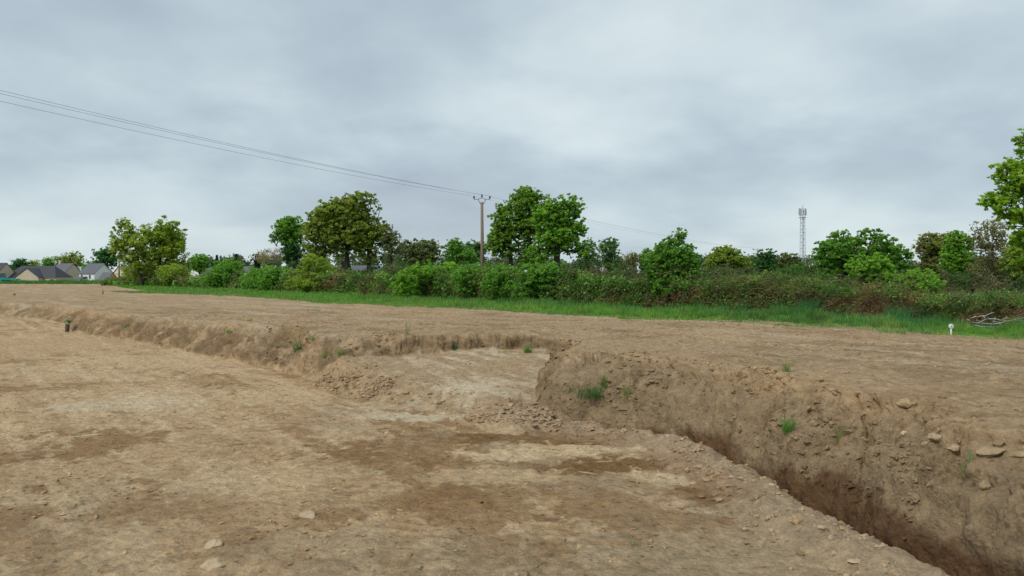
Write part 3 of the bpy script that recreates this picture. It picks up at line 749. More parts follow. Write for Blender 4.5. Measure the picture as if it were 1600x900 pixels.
def skeleton(base, trunk_pts, targets, r0, jit=.12, seed=0, cap_r=.012, power=2.3):
    """branches that fork off their nearest neighbour towards every target; returns mesh arrays"""
    nodes = [np.array(p, float) for p in trunk_pts]; parent = [-1]+list(range(len(nodes)-1))
    root = nodes[-1]; start = max(0, len(nodes)-3)
    order = np.argsort([np.linalg.norm(t-root) for t in targets])
    arr = list(nodes); buf = np.zeros((60000, 3)); buf[:len(arr)] = arr
    for ti in order:
        t = targets[ti]
        A = buf[start:len(arr)]
        d = np.linalg.norm(A-t, axis=1) + .25*np.maximum(A[:, 2]-t[2]+.3, 0)*2
        j = int(np.argmin(d))+start
        a = arr[j]; D = t-a; L = np.linalg.norm(D)
        k = max(1, int(L/1.2)); prev = j
        for q in range(1, k+1):
            f = q/k; p = a+D*f+rng.normal(size=3)*jit*L*.3*(f < 1)+np.array([0, 0, .08*L*math.sin(math.pi*f)])
            buf[len(arr)] = p; arr.append(p); parent.append(prev); prev = len(arr)-1
    n = len(arr); wgt = np.zeros(n); ch = np.zeros(n, int)
    for i in range(1, n): ch[parent[i]] += 1
    for i in range(n-1, 0, -1):
        if ch[i] == 0: wgt[i] += 1
        wgt[parent[i]] += wgt[i]
    rad = r0*(wgt/max(wgt[0], 1))**(1/power)
    rad = np.maximum(rad, cap_r)
    rad[0] *= 1.25
    m = MB()
    V = []; Fc = []; K = 5; off = 0
    for i in range(1, n):
        a, b = arr[parent[i]], arr[i]; d = b-a; L = np.linalg.norm(d)
        if L < 1e-4: continue
        d = d/L; h = np.array([0, 0, 1.]) if abs(d[2]) < .9 else np.array([1., 0, 0]); u = np.cross(d, h); u /= np.linalg.norm(u); v = np.cross(d, u)
        ra, rb = min(rad[parent[i]], rad[i]*1.5), rad[i]
        if parent[i] == 0 or parent[i] < len(trunk_pts)-1 and i < len(trunk_pts): ra = rad[parent[i]]
        for (c, r) in ((a, ra), (b, rb)):
            for j in range(K):
                t = 2*math.pi*j/K; V.append(c+r*(math.cos(t)*u+math.sin(t)*v))
        for j in range(K): Fc.append((off+j, off+(j+1) % K, off+K+(j+1) % K, off+K+j))
        off += 2*K
    return np.array(V), np.array(Fc)

OLIVE = [(.12, .170, .035), (.165, .20, .040), (.085, .125, .027)]
YGREEN = [(.13, .19, .032), (.175, .225, .036), (.09, .14, .026)]
GREEN = [(.075, .17, .030), (.11, .21, .034), (.05, .115, .024)]
BRIGHT = [(.10, .205, .030), (.145, .25, .036), (.065, .14, .025)]
DARK = [(.035, .095, .032), (.05, .125, .036), (.025, .065, .024)]
BLUEG = [(.07, .135, .055), (.10, .165, .062), (.05, .10, .04)]
BROWN = [(.12, .125, .055), (.155, .15, .068), (.085, .095, .042)]
DUSK = [(.085, .115, .045), (.12, .135, .055), (.06, .08, .035)]

def tree(name, label, cat, px, Y, lobes, pal, nleaf, leaf, clumps=70, crad=.20, trunk=.25, stems=1, bare=0., group='trees along the skyline', base_py=None, bark=None, twigs=0, bush=False, lean=0, dz=.9, flat=.75, shell=.35, fork=.25):
    bx = at(px, Y); bz = float(zup(Y)); sc = Y/F
    root = empty(name, (bx, Y, bz), label, cat, group)
    rs = []; targets = []; radii = []; pals = []
    vols = [((l[1]-l[0])*(l[3]-l[2]))**1.0 for l in lobes]; tv = sum(vols)
    for l, vol in zip(lobes, vols):
        x0, x1, y0, y1 = l[:4]; cx = at((x0+x1)/2, Y)-bx; cz = zz((y0+y1)/2, Y)-bz
        rx = (x1-x0)/2*sc*1.10; rz = (y1-y0)/2*sc*1.08; ry = rx*dz
        lp = l[4] if len(l) > 4 else pal
        offy = l[5] if len(l) > 5 else 0
        n = max(4, int(3.6*clumps*vol/tv))
        d = rng.normal(size=(n, 3)); d /= np.linalg.norm(d, axis=1)[:, None]
        cr = .74*crad*min(rx, rz)*rng.uniform(.5, 1.6, n)
        rr = (shell+(1-shell)*rng.random(n)**.7)
        c = d*rr[:, None]*np.stack([np.maximum(rx-cr*.8, .1), np.maximum(ry-cr*.8, .1), np.maximum(rz-cr*.7, .1)], 1)+np.array([cx, offy, cz])
        for q in range(n): targets.append(c[q]); radii.append(cr[q]); pals.append(lp)
    targets = np.array(targets); radii = np.array(radii)
    low = targets[:, 2].min(); cx = targets[:, 0].mean(); top = targets[:, 2].max()
    # skeleton
    if not bush:
        gv = []; gf = []; off = 0
        for st_ in range(stems):
            ox = (st_-(stems-1)/2)*trunk*3.2
            sel = np.arange(len(targets)) if stems == 1 else np.where(np.argsort(np.argsort(targets[:, 0]+rng.normal(size=len(targets))*.6))*stems//len(targets) == st_)[0]
            tx = targets[sel][:, 0].mean(); fz = max(low*.85, .25*top)+fork*(top-low)*.3
            tp = [(ox, 0, -.3), (ox+(tx-ox)*.15+lean*.2, 0, fz*.4), (ox+(tx-ox)*.35, 0, fz*.8), (ox+(tx-ox)*.5, 0, fz*1.05+.25*(top-fz)*.5), (ox+(tx-ox)*.7, 0, fz+.45*(top-fz))]
            v, f = skeleton(None, tp, targets[sel], trunk*.6/math.sqrt(stems), cap_r=max(.010, Y*.00026))
            gv.append(v); gf.append(f+off); off += len(v)
        nmesh('trunk', np.vstack(gv), np.vstack(gf), bark or BARK, smooth=True, parent=root)
    else:
        tp = [(0, 0, -.1), (0, 0, max(.1, .1*top)), (0, 0, max(.2, .25*top))]
        sel = rng.choice(len(targets), min(len(targets), 45), replace=False)
        v, f = skeleton(None, tp, targets[sel], trunk*.6, cap_r=max(.004, Y*.00015))
        nmesh('stems', v, f, bark or BARK, smooth=True, parent=root)
    # leaves
    nleaf = int(nleaf*2.5); leaf = leaf*.60
    wr = radii**2; keep = rng.random(len(radii)) >= bare
    wr = wr*keep*rng.uniform(.5, 1.4, len(wr))
    n_per = np.maximum((nleaf*wr/wr.sum()).astype(int), 0)
    P, idx = clump_leaves(targets, radii, n_per, flat)
    k = fbm3(P[:, 0]+px, P[:, 1], P[:, 2], .8/max(radii.mean(), .1), 2, 5) > -.2
    P = P[k]; idx = idx[k]
    P[:, 2] = np.maximum(P[:, 2], .02)
    pals = [[np.array(c)*2.25 for c in p] for p in pals]
    T = np.array([p[0] for p in pals])[idx]; T1 = np.array([p[1] for p in pals])[idx]; T2 = np.array([p[2] for p in pals])[idx]
    cr_ = rng.random(len(targets))[idx]
    C = T*(1-.0)
    a = np.clip(cr_*1.6-.6, 0, 1)[:, None]; C = C*(1-a)+T1*a
    b = np.clip(.5-cr_*1.4, 0, 1)[:, None]; C = C*(1-b)+T2*b
    C = C*rng.uniform(.82, 1.18, (len(C), 1))
    sz = leaf*rng.uniform(.6, 1.35, len(P))
    V, Fc = leaf_quads(P, sz, .7)
    nmesh('crown' if not bush else 'foliage', V, Fc, LEAF, np.repeat(C, 4, 0), parent=root)
    return root

TREES = True
if TREES:
    # left oak with two lobes
    tree('oak_tree', 'yellow green oak with two rounded lobes rising above the houses at left', 'tree', 232, 108,
         [(172, 218, 337, 400), (214, 288, 341, 410), (166, 200, 372, 408), (190, 245, 375, 425), (240, 292, 370, 428), (215, 262, 400, 432)], YGREEN, 19000, .30, 110, .30, .55, 2, dz=.7)
    tree('oak_tree', 'dark green leaning tree left of the big olive oak', 'tree', 460, 98,
         [(417, 440, 360, 384, GREEN), (428, 478, 336, 385, GREEN), (438, 480, 370, 412, DARK)], DARK, 8500, .26, 60, .30, .35, 2, dz=.7)
    tree('oak_tree', 'big olive brown oak with several dark stems and a domed crown', 'tree', 542, 82,
         [(505, 600, 297, 350), (482, 545, 312, 375), (466, 520, 335, 392), (545, 612, 335, 395), (500, 590, 330, 395), (470, 520, 370, 410), (585, 616, 360, 400), (540, 600, 375, 412), (500, 560, 360, 405)], OLIVE, 34000, .26, 220, .24, .75, 3, shell=.2)
    tree('tree', 'half bare dark tree with thin twigs right of the big olive oak', 'tree', 611, 80,
         [(592, 632, 356, 408), (596, 620, 345, 380)], DUSK, 1500, .20, 60, .22, .28, 1, bare=.35)
    tree('tree', 'low rounded green brown tree in the middle distance left of the power pole', 'tree', 652, 135,
         [(618, 655, 372, 412), (640, 690, 370, 412), (625, 685, 385, 420)], DUSK, 9000, .33, 70, .3, .4, 2)
    tree('tree', 'rounded mid green tree just left of the power pole', 'tree', 712, 140,
         [(690, 728, 369, 414), (700, 745, 380, 418)], GREEN, 7000, .33, 50, .32, .4, 1)
    tree('tree', 'darker bluish green tree directly behind the power pole', 'tree', 742, 145,
         [(722, 762, 374, 418)], BLUEG, 5000, .33, 35, .32, .35, 1)
    tree('oak_tree', 'olive green oak forming the left half of the tallest pair', 'tree', 815, 70,
         [(788, 858, 288, 345), (763, 815, 315, 380), (757, 810, 350, 408), (790, 850, 320, 385), (800, 850, 370, 420)], [(.095, .175, .030), (.13, .21, .034), (.065, .125, .024)], 25000, .22, 170, .22, .5, 2, shell=.25)
    tree('oak_tree', 'bright green oak forming the right half of the tallest pair', 'tree', 868, 64,
         [(845, 912, 302, 350), (828, 880, 312, 370), (862, 919, 335, 385), (835, 905, 345, 400), (820, 870, 375, 415), (880, 925, 370, 405)], BRIGHT, 21000, .20, 170, .22, .5, 1, shell=.25)
    tree('tree', 'slim bluish green tree behind the hedge, left of a pair with thin trunks', 'tree', 921, 125,
         [(905, 938, 372, 415), (898, 925, 392, 425)], BLUEG, 3000, .28, 40, .3, .25, 1, bare=.1)
    tree('tree', 'slim bluish green tree behind the hedge, right of a pair with thin trunks', 'tree', 949, 120,
         [(934, 968, 370, 410), (938, 972, 390, 428)], BLUEG, 3800, .27, 45, .3, .28, 1, bare=.1)
    tree('tree', 'pale brown budding tree between the slim pair and the hedge thorn', 'tree', 985, 140,
         [(970, 1000, 391, 418), (1000, 1025, 385, 410, GREEN)], BROWN, 2200, .26, 40, .28, .22, 1, bark=BARKP)
    tree('hawthorn', 'spiky green hawthorn standing in the hedge right of the middle', 'tree', 1050, 24.6,
         [(1018, 1088, 372, 430), (1003, 1048, 392, 440), (1048, 1098, 395, 445), (1020, 1085, 415, 470), (1046, 1076, 356, 385)], GREEN, 24000, .085, 190, .22, .10, 3, flat=1.1, shell=.2)
    tree('oak_tree', 'olive yellow rounded tree right of the hawthorn', 'tree', 1135, 105,
         [(1106, 1166, 383, 424), (1100, 1140, 395, 430), (1140, 1175, 398, 432)], YGREEN[:1]+OLIVE[1:], 9000, .26, 70, .3, .4, 2)
    tree('tree', 'dark green small tree behind the second power pole', 'tree', 1196, 125,
         [(1178, 1214, 388, 428), (1165, 1200, 402, 436)], DARK, 6000, .30, 45, .32, .3, 1)
    tree('tree', 'grey green small tree left of the telecom mast', 'tree', 1230, 125,
         [(1212, 1250, 393, 430), (1236, 1262, 402, 436)], DUSK, 4600, .28, 45, .3, .3, 1, bare=.08)
    tree('oak_tree', 'large dense green oak right of the telecom mast', 'tree', 1335, 76,
         [(1290, 1390, 355, 405), (1271, 1330, 368, 430), (1350, 1418, 368, 430), (1285, 1400, 385, 440), (1395, 1432, 385, 425)], GREEN, 24000, .24, 130, .28, .6, 2, shell=.3)
    tree('oak_tree', 'brownish olive tree left of the bright green one at right', 'tree', 1466, 86,
         [(1428, 1480, 360, 415), (1450, 1505, 358, 400), (1432, 1490, 395, 440)], BROWN[:1]+OLIVE[1:], 9500, .22, 100, .25, .4, 1)
    tree('tree', 'bright green narrow tree between two brownish trees at right', 'tree', 1500, 80,
         [(1476, 1520, 358, 400), (1470, 1528, 385, 435)], BRIGHT, 9500, .22, 60, .3, .35, 1)
    tree('tree', 'sparse brown tree with bare twigs against the sky at right', 'tree', 1548, 74,
         [(1512, 1575, 340, 395), (1522, 1600, 370, 420), (1515, 1570, 395, 445)], BROWN, 5200, .18, 120, .2, .35, 1, bare=.3, bark=BARKP)
    tree('tree', 'dark brown green tree at right edge behind the overhanging branches', 'tree', 1618, 70,
         [(1565, 1640, 375, 440), (1585, 1680, 360, 430)], OLIVE, 10000, .22, 80, .28, .4, 1)
    # houses' background trees
    for (px, Y, lb, pal, nl, lab) in [
        (30, 345, [(17, 43, 401, 428)], DARK, 1500, 'small dark tree behind the dark roofed bungalow, farthest left'),
        (52, 350, [(40, 62, 405, 428)], YGREEN, 900, 'small yellow green tree behind the bungalow'),
        (78, 350, [(62, 90, 402, 428)], GREEN, 1400, 'mid green small tree behind the bungalow chimney'),
        (110, 350, [(86, 118, 394, 424), (105, 133, 392, 424)], OLIVE, 3000, 'wide olive tree behind the beige gabled house'),
        (160, 345, [(144, 185, 386, 424), (122, 150, 404, 426, GREEN)], DARK, 3800, 'dark green tree behind the white two storey house'),
        (312, 260, [(297, 327, 395, 425)], GREEN, 2200, 'rounded green tree behind the white gabled house in the middle left'),
        (350, 270, [(328, 362, 404, 430), (352, 378, 402, 428)], DARK, 2400, 'dark low tree in the gap left of the pale budding tree'),
        ]:
        tree('tree', lab, 'tree', px, Y, lb, pal, nl, .75, 40, .35, .5, 1, group='trees behind the houses')
    def conifer(px, Y, ytop, ybot, wpx, lab):
        bz = float(zup(Y)); r = empty('conifer', (at(px, Y), Y, bz), lab, 'tree', 'trees behind the houses'); ht = zz(ytop, Y)-bz; z0 = 1.0; wr = wpx/2*Y/F
        m = MB(); m.tube([(0, 0, -.2), (0, 0, ht*.5), (0, 0, ht*.98)], [.3, .2, .04], 6); m.build('trunk', BARK, r)
        n = 1600; t = rng.random(n)**.8; lay = np.floor(t*9)/9; rad = wr*(1-t)*(.55+.45*np.sqrt(1-(t-lay)*9))+.1
        a = rng.uniform(0, 6.28, n); q = rad*rng.uniform(.5, 1, n)
        P = np.stack([q*np.cos(a), q*np.sin(a), z0+t*(ht-z0)], 1)
        V, Fc = leaf_quads(P, .5*rng.uniform(.6, 1.2, n)); nmesh('crown', V, Fc, LEAF, np.repeat(np.array([.03, .06, .04])*rng.uniform(.7, 1.3, (n, 1)), 4, 0), parent=r)
    conifer(339, 280, 399, 430, 12, 'small dark conifer left of a pair on the skyline')
    conifer(369, 280, 397, 430, 14, 'slightly taller dark conifer on the skyline left of the pale budding tree')
    conifer(402, 150, 398, 430, 14, 'dark conifer beside the dark leaning oak')
    tree('tree', 'pale leafless budding tree left of the dark leaning oak', 'tree', 418, 125,
         [(398, 434, 386, 414), (425, 447, 384, 412)], [(.24, .20, .13), (.28, .22, .15), (.18, .16, .1)], 900, .16, 90, .2, .2, 2, bark=BARKP)
    # overhanging near tree at the right edge
    tree('oak_tree', 'near oak reaching into the picture at the right edge with bright new leaves', 'tree', 1790, 21,
         [(1578, 1625, 200, 236), (1590, 1690, 215, 285), (1546, 1602, 245, 290), (1570, 1680, 250, 320), (1532, 1592, 296, 340), (1556, 1680, 305, 365), (1578, 1700, 345, 420), (1640, 1720, 150, 400)],
         [(.125, .215, .026), (.185, .27, .034), (.08, .14, .02)], 23000, .145, 260, .34, .22, 1, shell=.1, flat=.7)
    # bushes standing in the hedge
    BUSH = [
     (228, 100, [(200, 255, 411, 440)], YGREEN, 4200, .20, 'yellow green shrub below the left oak'),
     (272, 97, [(252, 292, 414, 440)], YGREEN, 2600, .2, 'smaller yellowish shrub right of the one below the left oak'),
     (356, 80, [(330, 384, 407, 452), (318, 345, 425, 452)], GREEN, 6500, .16, 'rounded green bush at the left end of the tall hedge'),
     (408, 74, [(380, 440, 417, 456)], GREEN, 5500, .15, 'green bush just right of the rounded bush at the left end of the tall hedge'),
     (492, 62, [(468, 520, 400, 440), (455, 530, 418, 462)], YGREEN, 9000, .13, 'yellow tipped domed bush below the big olive oak'),
     (430, 68, [(405, 465, 415, 460)], GREEN, 6000, .14, 'green bush directly left of the yellow tipped dome'),
     (670, 47, [(640, 700, 408, 450), (615, 665, 420, 470), (680, 735, 410, 462)], BRIGHT, 17000, .10, 'broad bright green bush left of the power pole'),
     (735, 43, [(710, 775, 412, 460)], GREEN, 9000, .09, 'green bush at the foot of the power pole'),
     (785, 41, [(760, 815, 416, 465)], GREEN, 7000, .09, 'green bush just right of the power pole'),
     (850, 37, [(812, 888, 406, 460), (800, 895, 430, 472)], GREEN, 16000, .085, 'rounded yellow green bush in front of the tallest oaks'),
     (1355, 26, [(1330, 1386, 398, 440), (1345, 1400, 415, 455)], BRIGHT, 9000, .07, 'light green sapling bush in front of the large dense oak'),
     (1440, 22, [(1412, 1466, 424, 470)], BRIGHT, 8000, .055, 'fresh green bush in the hedge at right'),
    ]
    for (px, Y, lb, pal, nl, lf, lab) in BUSH:
        Y = float(hedge_y(px))+(.1 if px < 1300 else 2.2); nl = int(nl*1.6); lb = [(a-6, b+6, c-2, d_+2) for a, b, c, d_ in lb]
        tree('bush', lab, 'bush', px, Y, lb, pal, nl, lf, 70, .28, .05, bush=True, group='bushes standing in the hedge', flat=.9, shell=.3)

# bramble hedge -------------------------------------------------------
def hedge():
    n = 6000
    px = rng.uniform(168, 2100, n)**1.0
    Yf = hedge_y(px); top = zz(hedge_top(px)+3, Yf*1.03)-zup(Yf)
    dep = .9+Yf*.05
    u = rng.random(n)
    hn = fbm(at(px, Yf), Yf, .7, 3, 401)
    hgt = np.maximum(top*(.98+.42*hn), .25)
    # front face leans back; then flat top
    vv = rng.random(n)**.8
    zf = vv*hgt; back = np.where(vv < .85, .15+.75*vv**2, 0)+u**2*dep*np.where(vv > .7, 1.4, .25)
    Y = Yf+.2+back; X = at(px, Y)
    z = zup(Y)+zf
    R = (.13+.0065*Yf)*rng.uniform(.5, 1.5, n)
    C = np.stack([X, Y, z], 1)
    n_per = np.full(n, 60)
    idx = np.repeat(np.arange(n), n_per)
    d = rng.normal(size=(len(idx), 3)); d /= np.linalg.norm(d, axis=1)[:, None]
    P = C[idx]+d*(R[idx]*rng.random(len(idx))**.5)[:, None]*np.array([1.2, 1, .7])
    sz = np.maximum(.030, Yf[idx]*.0021)*rng.uniform(.6, 1.4, len(idx))
    g = np.array([.115, .265, .05]); g2 = np.array([.23, .39, .085]); g3 = np.array([.045, .11, .028]); br = np.array([.29, .18, .10]); ol = np.array([.21, .23, .075])
    cn = rng.random(n); pn = fbm(X, z*2.5+Y, .55, 3, 402)
    isb = (pn + .25*rng.normal(size=n)*.6 - .35*(vv > .75) + .12*(px > 1250)*(px < 1600)+.12*((px > 520) & (px < 620)) + .03*(px > 1250) > .40)
    T = np.tile(g, (n, 1)); T = mixc(T, g2, np.clip(cn*1.5-.6, 0, 1)); T = mixc(T, g3, np.clip(.4-cn, 0, .4)*2.2); T = mixc(T, ol, sm(fbm(X, Y, .3, 2, 404), .05, .35)*.5)
    T = T*rng.uniform(.45, 1.4, (n, 1)); T[isb] = br
    Ct = T[idx]*rng.uniform(.65, 1.35, (len(idx), 1))
    m = isb[idx]
    V, Fc = leaf_quads(P[~m], sz[~m], .3, 1.5)
    o = nmesh('bramble_hedge', V, Fc, LEAF, np.repeat(Ct[~m], 4, 0)); tag(o, 'tangled dark green bramble hedge running along the grass strip', 'hedge', kind='stuff')
    # dry bracken: longer thin leaves
    V, Fc = leaf_quads(P[m], sz[m]*.7, .1, 3.6)
    o = nmesh('dead_bracken', V, Fc, LEAF, np.repeat(Ct[m], 4, 0)); tag(o, 'rusty brown dead bracken caught in the bramble hedge', 'bracken', kind='stuff')
    # arching bramble stems
    n = 1500
    px = rng.uniform(180, 1700, n); Yf = hedge_y(px)
    top = np.maximum(zz(hedge_top(px), Yf)-zup(Yf), .3)
    L = rng.uniform(.4, 1.3, n)*(.5+Yf*.018); a = rng.uniform(-1, 1, n)
    z0 = zup(Yf)+top*rng.uniform(.0, .95, n); X0 = at(px, Yf); Y0 = Yf+rng.uniform(-.15, .6, n)
    pts = []
    K = 6
    for q in range(K):
        f = q/(K-1); pts.append(np.stack([X0+a*L*f, Y0-.2*L*math.sin(f*2.5)*.6, z0+L*(.75*math.sin(f*2.2)-.25*f*f)*rng.uniform(.9, 1.1, n)*.6], 1))
    V = []; Fc = []; wdt = np.maximum(.003, Yf*.00022)
    for q in range(K):
        V.append(pts[q]+np.stack([0*wdt, 0*wdt, wdt], 1)); V.append(pts[q]-np.stack([wdt*.87, 0*wdt, wdt*.5], 1)); V.append(pts[q]+np.stack([wdt*.87, 0*wdt, -wdt*.5], 1))
    V = np.stack(V, 1).reshape(-1, 3); b = (np.arange(n)*K*3)[:, None]
    for q in range(K-1):
        for j in range(3):
            j2 = (j+1) % 3; Fc.append(b+[[q*3+j, q*3+j2, q*3+3+j2, q*3+3+j]])
    Fc = np.concatenate(Fc, 0)
    tc = np.where((rng.random(n) < .55)[:, None], [[.25, .17, .10]], [[.10, .09, .05]])*rng.uniform(.7, 1.4, (n, 1))
    o = nmesh('bramble_stems', V, Fc, CLOD, np.repeat(tc, K*3, 0)); tag(o, 'thin arching dry stems over the bramble hedge', 'brambles', kind='stuff')
    # distant wood behind everything
    n = 2600; px = rng.uniform(-500, 2300, n); Y = rng.uniform(330, 460, n)
    tp = 404+10*fbm(px, 0*px, .012, 4, 410)*1.6+rng.uniform(0, 1, n)*6+6*sm(-px, -330, -200)
    zt = zz(tp, Y); zb = zup(Y); vv = rng.random(n)**.7
    keep = (px > 190); px, Y, zt, zb, vv = px[keep], Y[keep], zt[keep], zb[keep], vv[keep]; n = len(px)
    C = np.stack([at(px, Y), Y, zb+(zt-zb)*vv], 1); R = rng.uniform(1.6, 3.4, n)
    idx = np.repeat(np.arange(n), 60); d = rng.normal(size=(len(idx), 3)); d /= np.linalg.norm(d, axis=1)[:, None]
    P = C[idx]+d*(R[idx]*rng.random(len(idx))**.5)[:, None]
    tt = np.where((rng.random(n) < .5)[:, None], [[.09, .14, .075]], [[.12, .165, .085]])*rng.uniform(.7, 1.3, (n, 1))
    V, Fc = leaf_quads(P, 1.0*rng.uniform(.6, 1.3, len(P)), .3, 1.4)
    o = nmesh('distant_wood', V, Fc, LEAF, np.repeat(tt[idx]*rng.uniform(.8, 1.2, (len(idx), 1)), 4, 0)); tag(o, 'far low belt of dull green woodland on the horizon', 'woodland', kind='stuff')
hedge()
def belt():
    n = 2600; px = rng.uniform(560, 1900, n); Y = rng.uniform(60, 112, n)
    tp = 421+14*fbm(px, 0*px, .016, 3, 420)+10*fbm(px, 0*px, .06, 2, 421)+rng.uniform(0, 8, n)+6*sm(px, 1300, 1500); zt = zz(tp, Y); zb = zup(Y); vv = rng.random(n)**.6
    C = np.stack([at(px, Y), Y, zb+(zt-zb)*vv], 1); R = .007*Y*rng.uniform(.6, 1.4, n)
    P, idx = clump_leaves(C, R, np.full(n, 42), .8)
    pn = fbm(px, Y*.2, .03, 2, 422)
    T = mixc(np.tile([.085, .15, .045], (n, 1)), [.15, .15, .08], sm(pn, 0, .3)); T = mixc(T, [.10, .21, .045], sm(-pn, .1, .3))*rng.uniform(.6, 1.3, (n, 1))
    V, Fc = leaf_quads(P, Y[idx]*.0026*rng.uniform(.6, 1.3, len(P)), .3, 1.5)
    o = nmesh('scrub', V, Fc, LEAF, np.repeat(T[idx]*rng.uniform(.75, 1.25, (len(idx), 1)), 4, 0)); tag(o, 'dull green scrub filling the gap between the hedge and the tree trunks', 'scrub', kind='stuff')
belt()

# ------------------------------------------------------------------ houses
def house(name, label, px, Y, L, Wd, zr, ze, rot, wall, roof, windows=(), chimney=None, zb=-2.2, hip=False, extra=None):
    r = empty(name, (at(px, Y), Y, zb), label, 'house', 'distant houses at the far edge of the field', rz=rot)
    he = ze-zb; hr = zr-zb; a, b = L/2, Wd/2
    m = MB()
    m.poly([(-a, -b, 0), (a, -b, 0), (a, -b, he), (-a, -b, he)]); m.poly([(a, b, 0), (-a, b, 0), (-a, b, he), (a, b, he)])
    if hip:
        m.poly([(a, -b, 0), (a, b, 0), (a, b, he), (a, -b, he)])
        m.poly([(-a, b, 0), (-a, -b, 0), (-a, -b, he), (-a, b, he)])
    else:
        m.poly([(a, -b, 0), (a, b, 0), (a, b, he), (a, 0, hr-.12), (a, -b, he)])
        m.poly([(-a, b, 0), (-a, -b, 0), (-a, -b, he), (-a, 0, hr-.12), (-a, b, he)])
    m.build('wall', wall, r)
    m = MB(); o = .25; t = .18; k = (hr-he)/b
    hx = b*.8 if hip else 0
    for s in (-1, 1):
        e0, e1 = (-a-o, a+o); y = s*(b+o); ze_ = he-k*o
        top = [(e0+hx, 0, hr+t), (e1-hx, 0, hr+t)] if hip else [(e0, 0, hr+t), (e1, 0, hr+t)]
        P = [(e0, y, ze_+t), (e1, y, ze_+t), top[1], top[0]]
        Q = [(p[0], p[1], p[2]-t) for p in P]
        if s > 0: P = P[::-1]; Q = Q[::-1]
        m.poly(P); m.poly(Q[::-1])
        for i in range(4): m.poly([P[i], Q[i], Q[(i+1) % 4], P[(i+1) % 4]])
    if hip:
        for sx in (-1, 1):
            X = sx*(a+o); P = [(X, -b-o, he-k*o+t), (X, b+o, he-k*o+t), (sx*(a+o-hx), 0, hr+t)]
            if sx < 0: P = P[::-1]
            m.poly(P)
    m.build('roof', roof, r)
    for s in (-1, 1):
        m = MB(); m.box((0, s*(b+o+.06), he-k*o+.05), (L+.4, .12, .13)); m.build('gutter', CABLE, r)
    for (side, u, z, w, h) in windows:
        f = MB(); g = MB()
        if side == 'front': f.box((u, -b-.03, z), (w+.16, .1, h+.16)); g.box((u, -b-.07, z), (w, .06, h))
        elif side == 'right': f.box((a+.03, u, z), (.1, w+.16, h+.16)); g.box((a+.07, u, z), (.06, w, h))
        else: f.box((-a-.03, u, z), (.1, w+.16, h+.16)); g.box((-a-.07, u, z), (.06, w, h))
        wo = f.build('window', PVC, r); g.build('pane', GLASS, wo)
    if chimney:
        c = MB(); c.box((chimney[0], 0, hr+.5), (.9, .7, 1.7)); c.box((chimney[0], 0, hr+1.4), (1.05, .85, .14)); c.build('chimney', wall, r)
    if extra: extra(r, he, hr, a, b)
    return r
d = math.radians
def wing(r, he, hr, a, b):
    # front gabled wing of the bungalow and a skylight
    zr_ = hr-.9; wx = 1.0; hw = 4.7; fy = -b-3.0
    m = MB(); m.poly([(wx-hw, fy, 0), (wx+hw, fy, 0), (wx+hw, fy, he), (wx, fy, zr_-.1), (wx-hw, fy, he)])
    m.poly([(wx+hw, fy, 0), (wx+hw, -b, 0), (wx+hw, -b, he), (wx+hw, fy, he)]); m.poly([(wx-hw, -b, 0), (wx-hw, fy, 0), (wx-hw, fy, he), (wx-hw, -b, he)])
    m.build('wing_wall', R_BEIGE, r)
    m = MB(); t = .18
    for s in (-1, 1):
        P = [(wx, fy-.25, zr_+t), (wx, 0, zr_+t), (wx+s*(hw+.3), 0, he-.2+t), (wx+s*(hw+.3), fy-.25, he-.2+t)]
        if s > 0: P = P[::-1]
        Q = [(p[0], p[1], p[2]-t) for p in P]; m.poly(P); m.poly(Q[::-1])
        for i in range(4): m.poly([P[i], Q[i], Q[(i+1) % 4], P[(i+1) % 4]])
    m.build('wing_roof', SLATED, r)
    m = MB(); k = (hr-he)/b; y = -b*.45; z = hr-k*b*.45+.28; m.poly([(-4.8, y-.5, z-.5*k), (-4.0, y-.5, z-.5*k), (-3.7, y+.5, z+.5*k), (-4.5, y+.5, z+.5*k)])
    m.poly([(-4.8, y-.5, z-.5*k-.1), (-4.5, y+.5, z+.5*k-.1), (-3.7, y+.5, z+.5*k-.1), (-4.0, y-.5, z-.5*k-.1)]); m.build('skylight', PVC, r)
def porch(r, he, hr, a, b):
    m = MB(); m.box((-2.2, -b-1.3, 1.05), (4.6, 2.4, 2.1)); m.build('porch_wall', R_WHITE, r)
    m = MB(); m.poly([(-4.8, -b-2.8, 2.2), (.4, -b-2.8, 2.2), (.4, -b-.02, 3.1), (-4.8, -b-.02, 3.1)]); m.poly([(-4.8, -b-2.8, 2.05), (-4.8, -b-.02, 2.95), (.4, -b-.02, 2.95), (.4, -b-2.8, 2.05)])
    m.poly([(-4.8, -b-2.8, 2.05), (.4, -b-2.8, 2.05), (.4, -b-2.8, 2.2), (-4.8, -b-2.8, 2.2)]); m.build('porch_roof', SLATE, r)
house('bungalow', 'beige gabled house cut by the left picture edge with dark roof', -2, 296, 9, 8.6, 6.2, 1.5, d(-20), R_BEIGE, SLATED, [('right', 1.5, 1.7, 1.2, 1.2)])
house('bungalow', 'long beige bungalow with dark slate roof, front gable and skylight', 60, 300, 21.5, 10, 5.0, .6, d(-3), R_BEIGE, SLATED, [('front', 9.2, 1.5, 1.6, 1.0), ('front', -8.5, 1.4, 1.2, 1.0)], hip=True, extra=wing)
house('beige_house', 'beige gabled house with a cream chimney behind the long bungalow', 103, 318, 9, 8.6, 6.3, 2.2, d(-22), R_BEIGE, SLATE, (), chimney=(-3.6,))
house('white_house', 'white two storey house with slate roof and two small front windows', 150.5, 298, 8.4, 8.7, 6.0, 2.15, d(-21), R_WHITE, SLATE, [('front', -2.6, 3.0, .9, 1.5), ('front', 1.8, 3.0, .9, 1.5)], extra=porch)
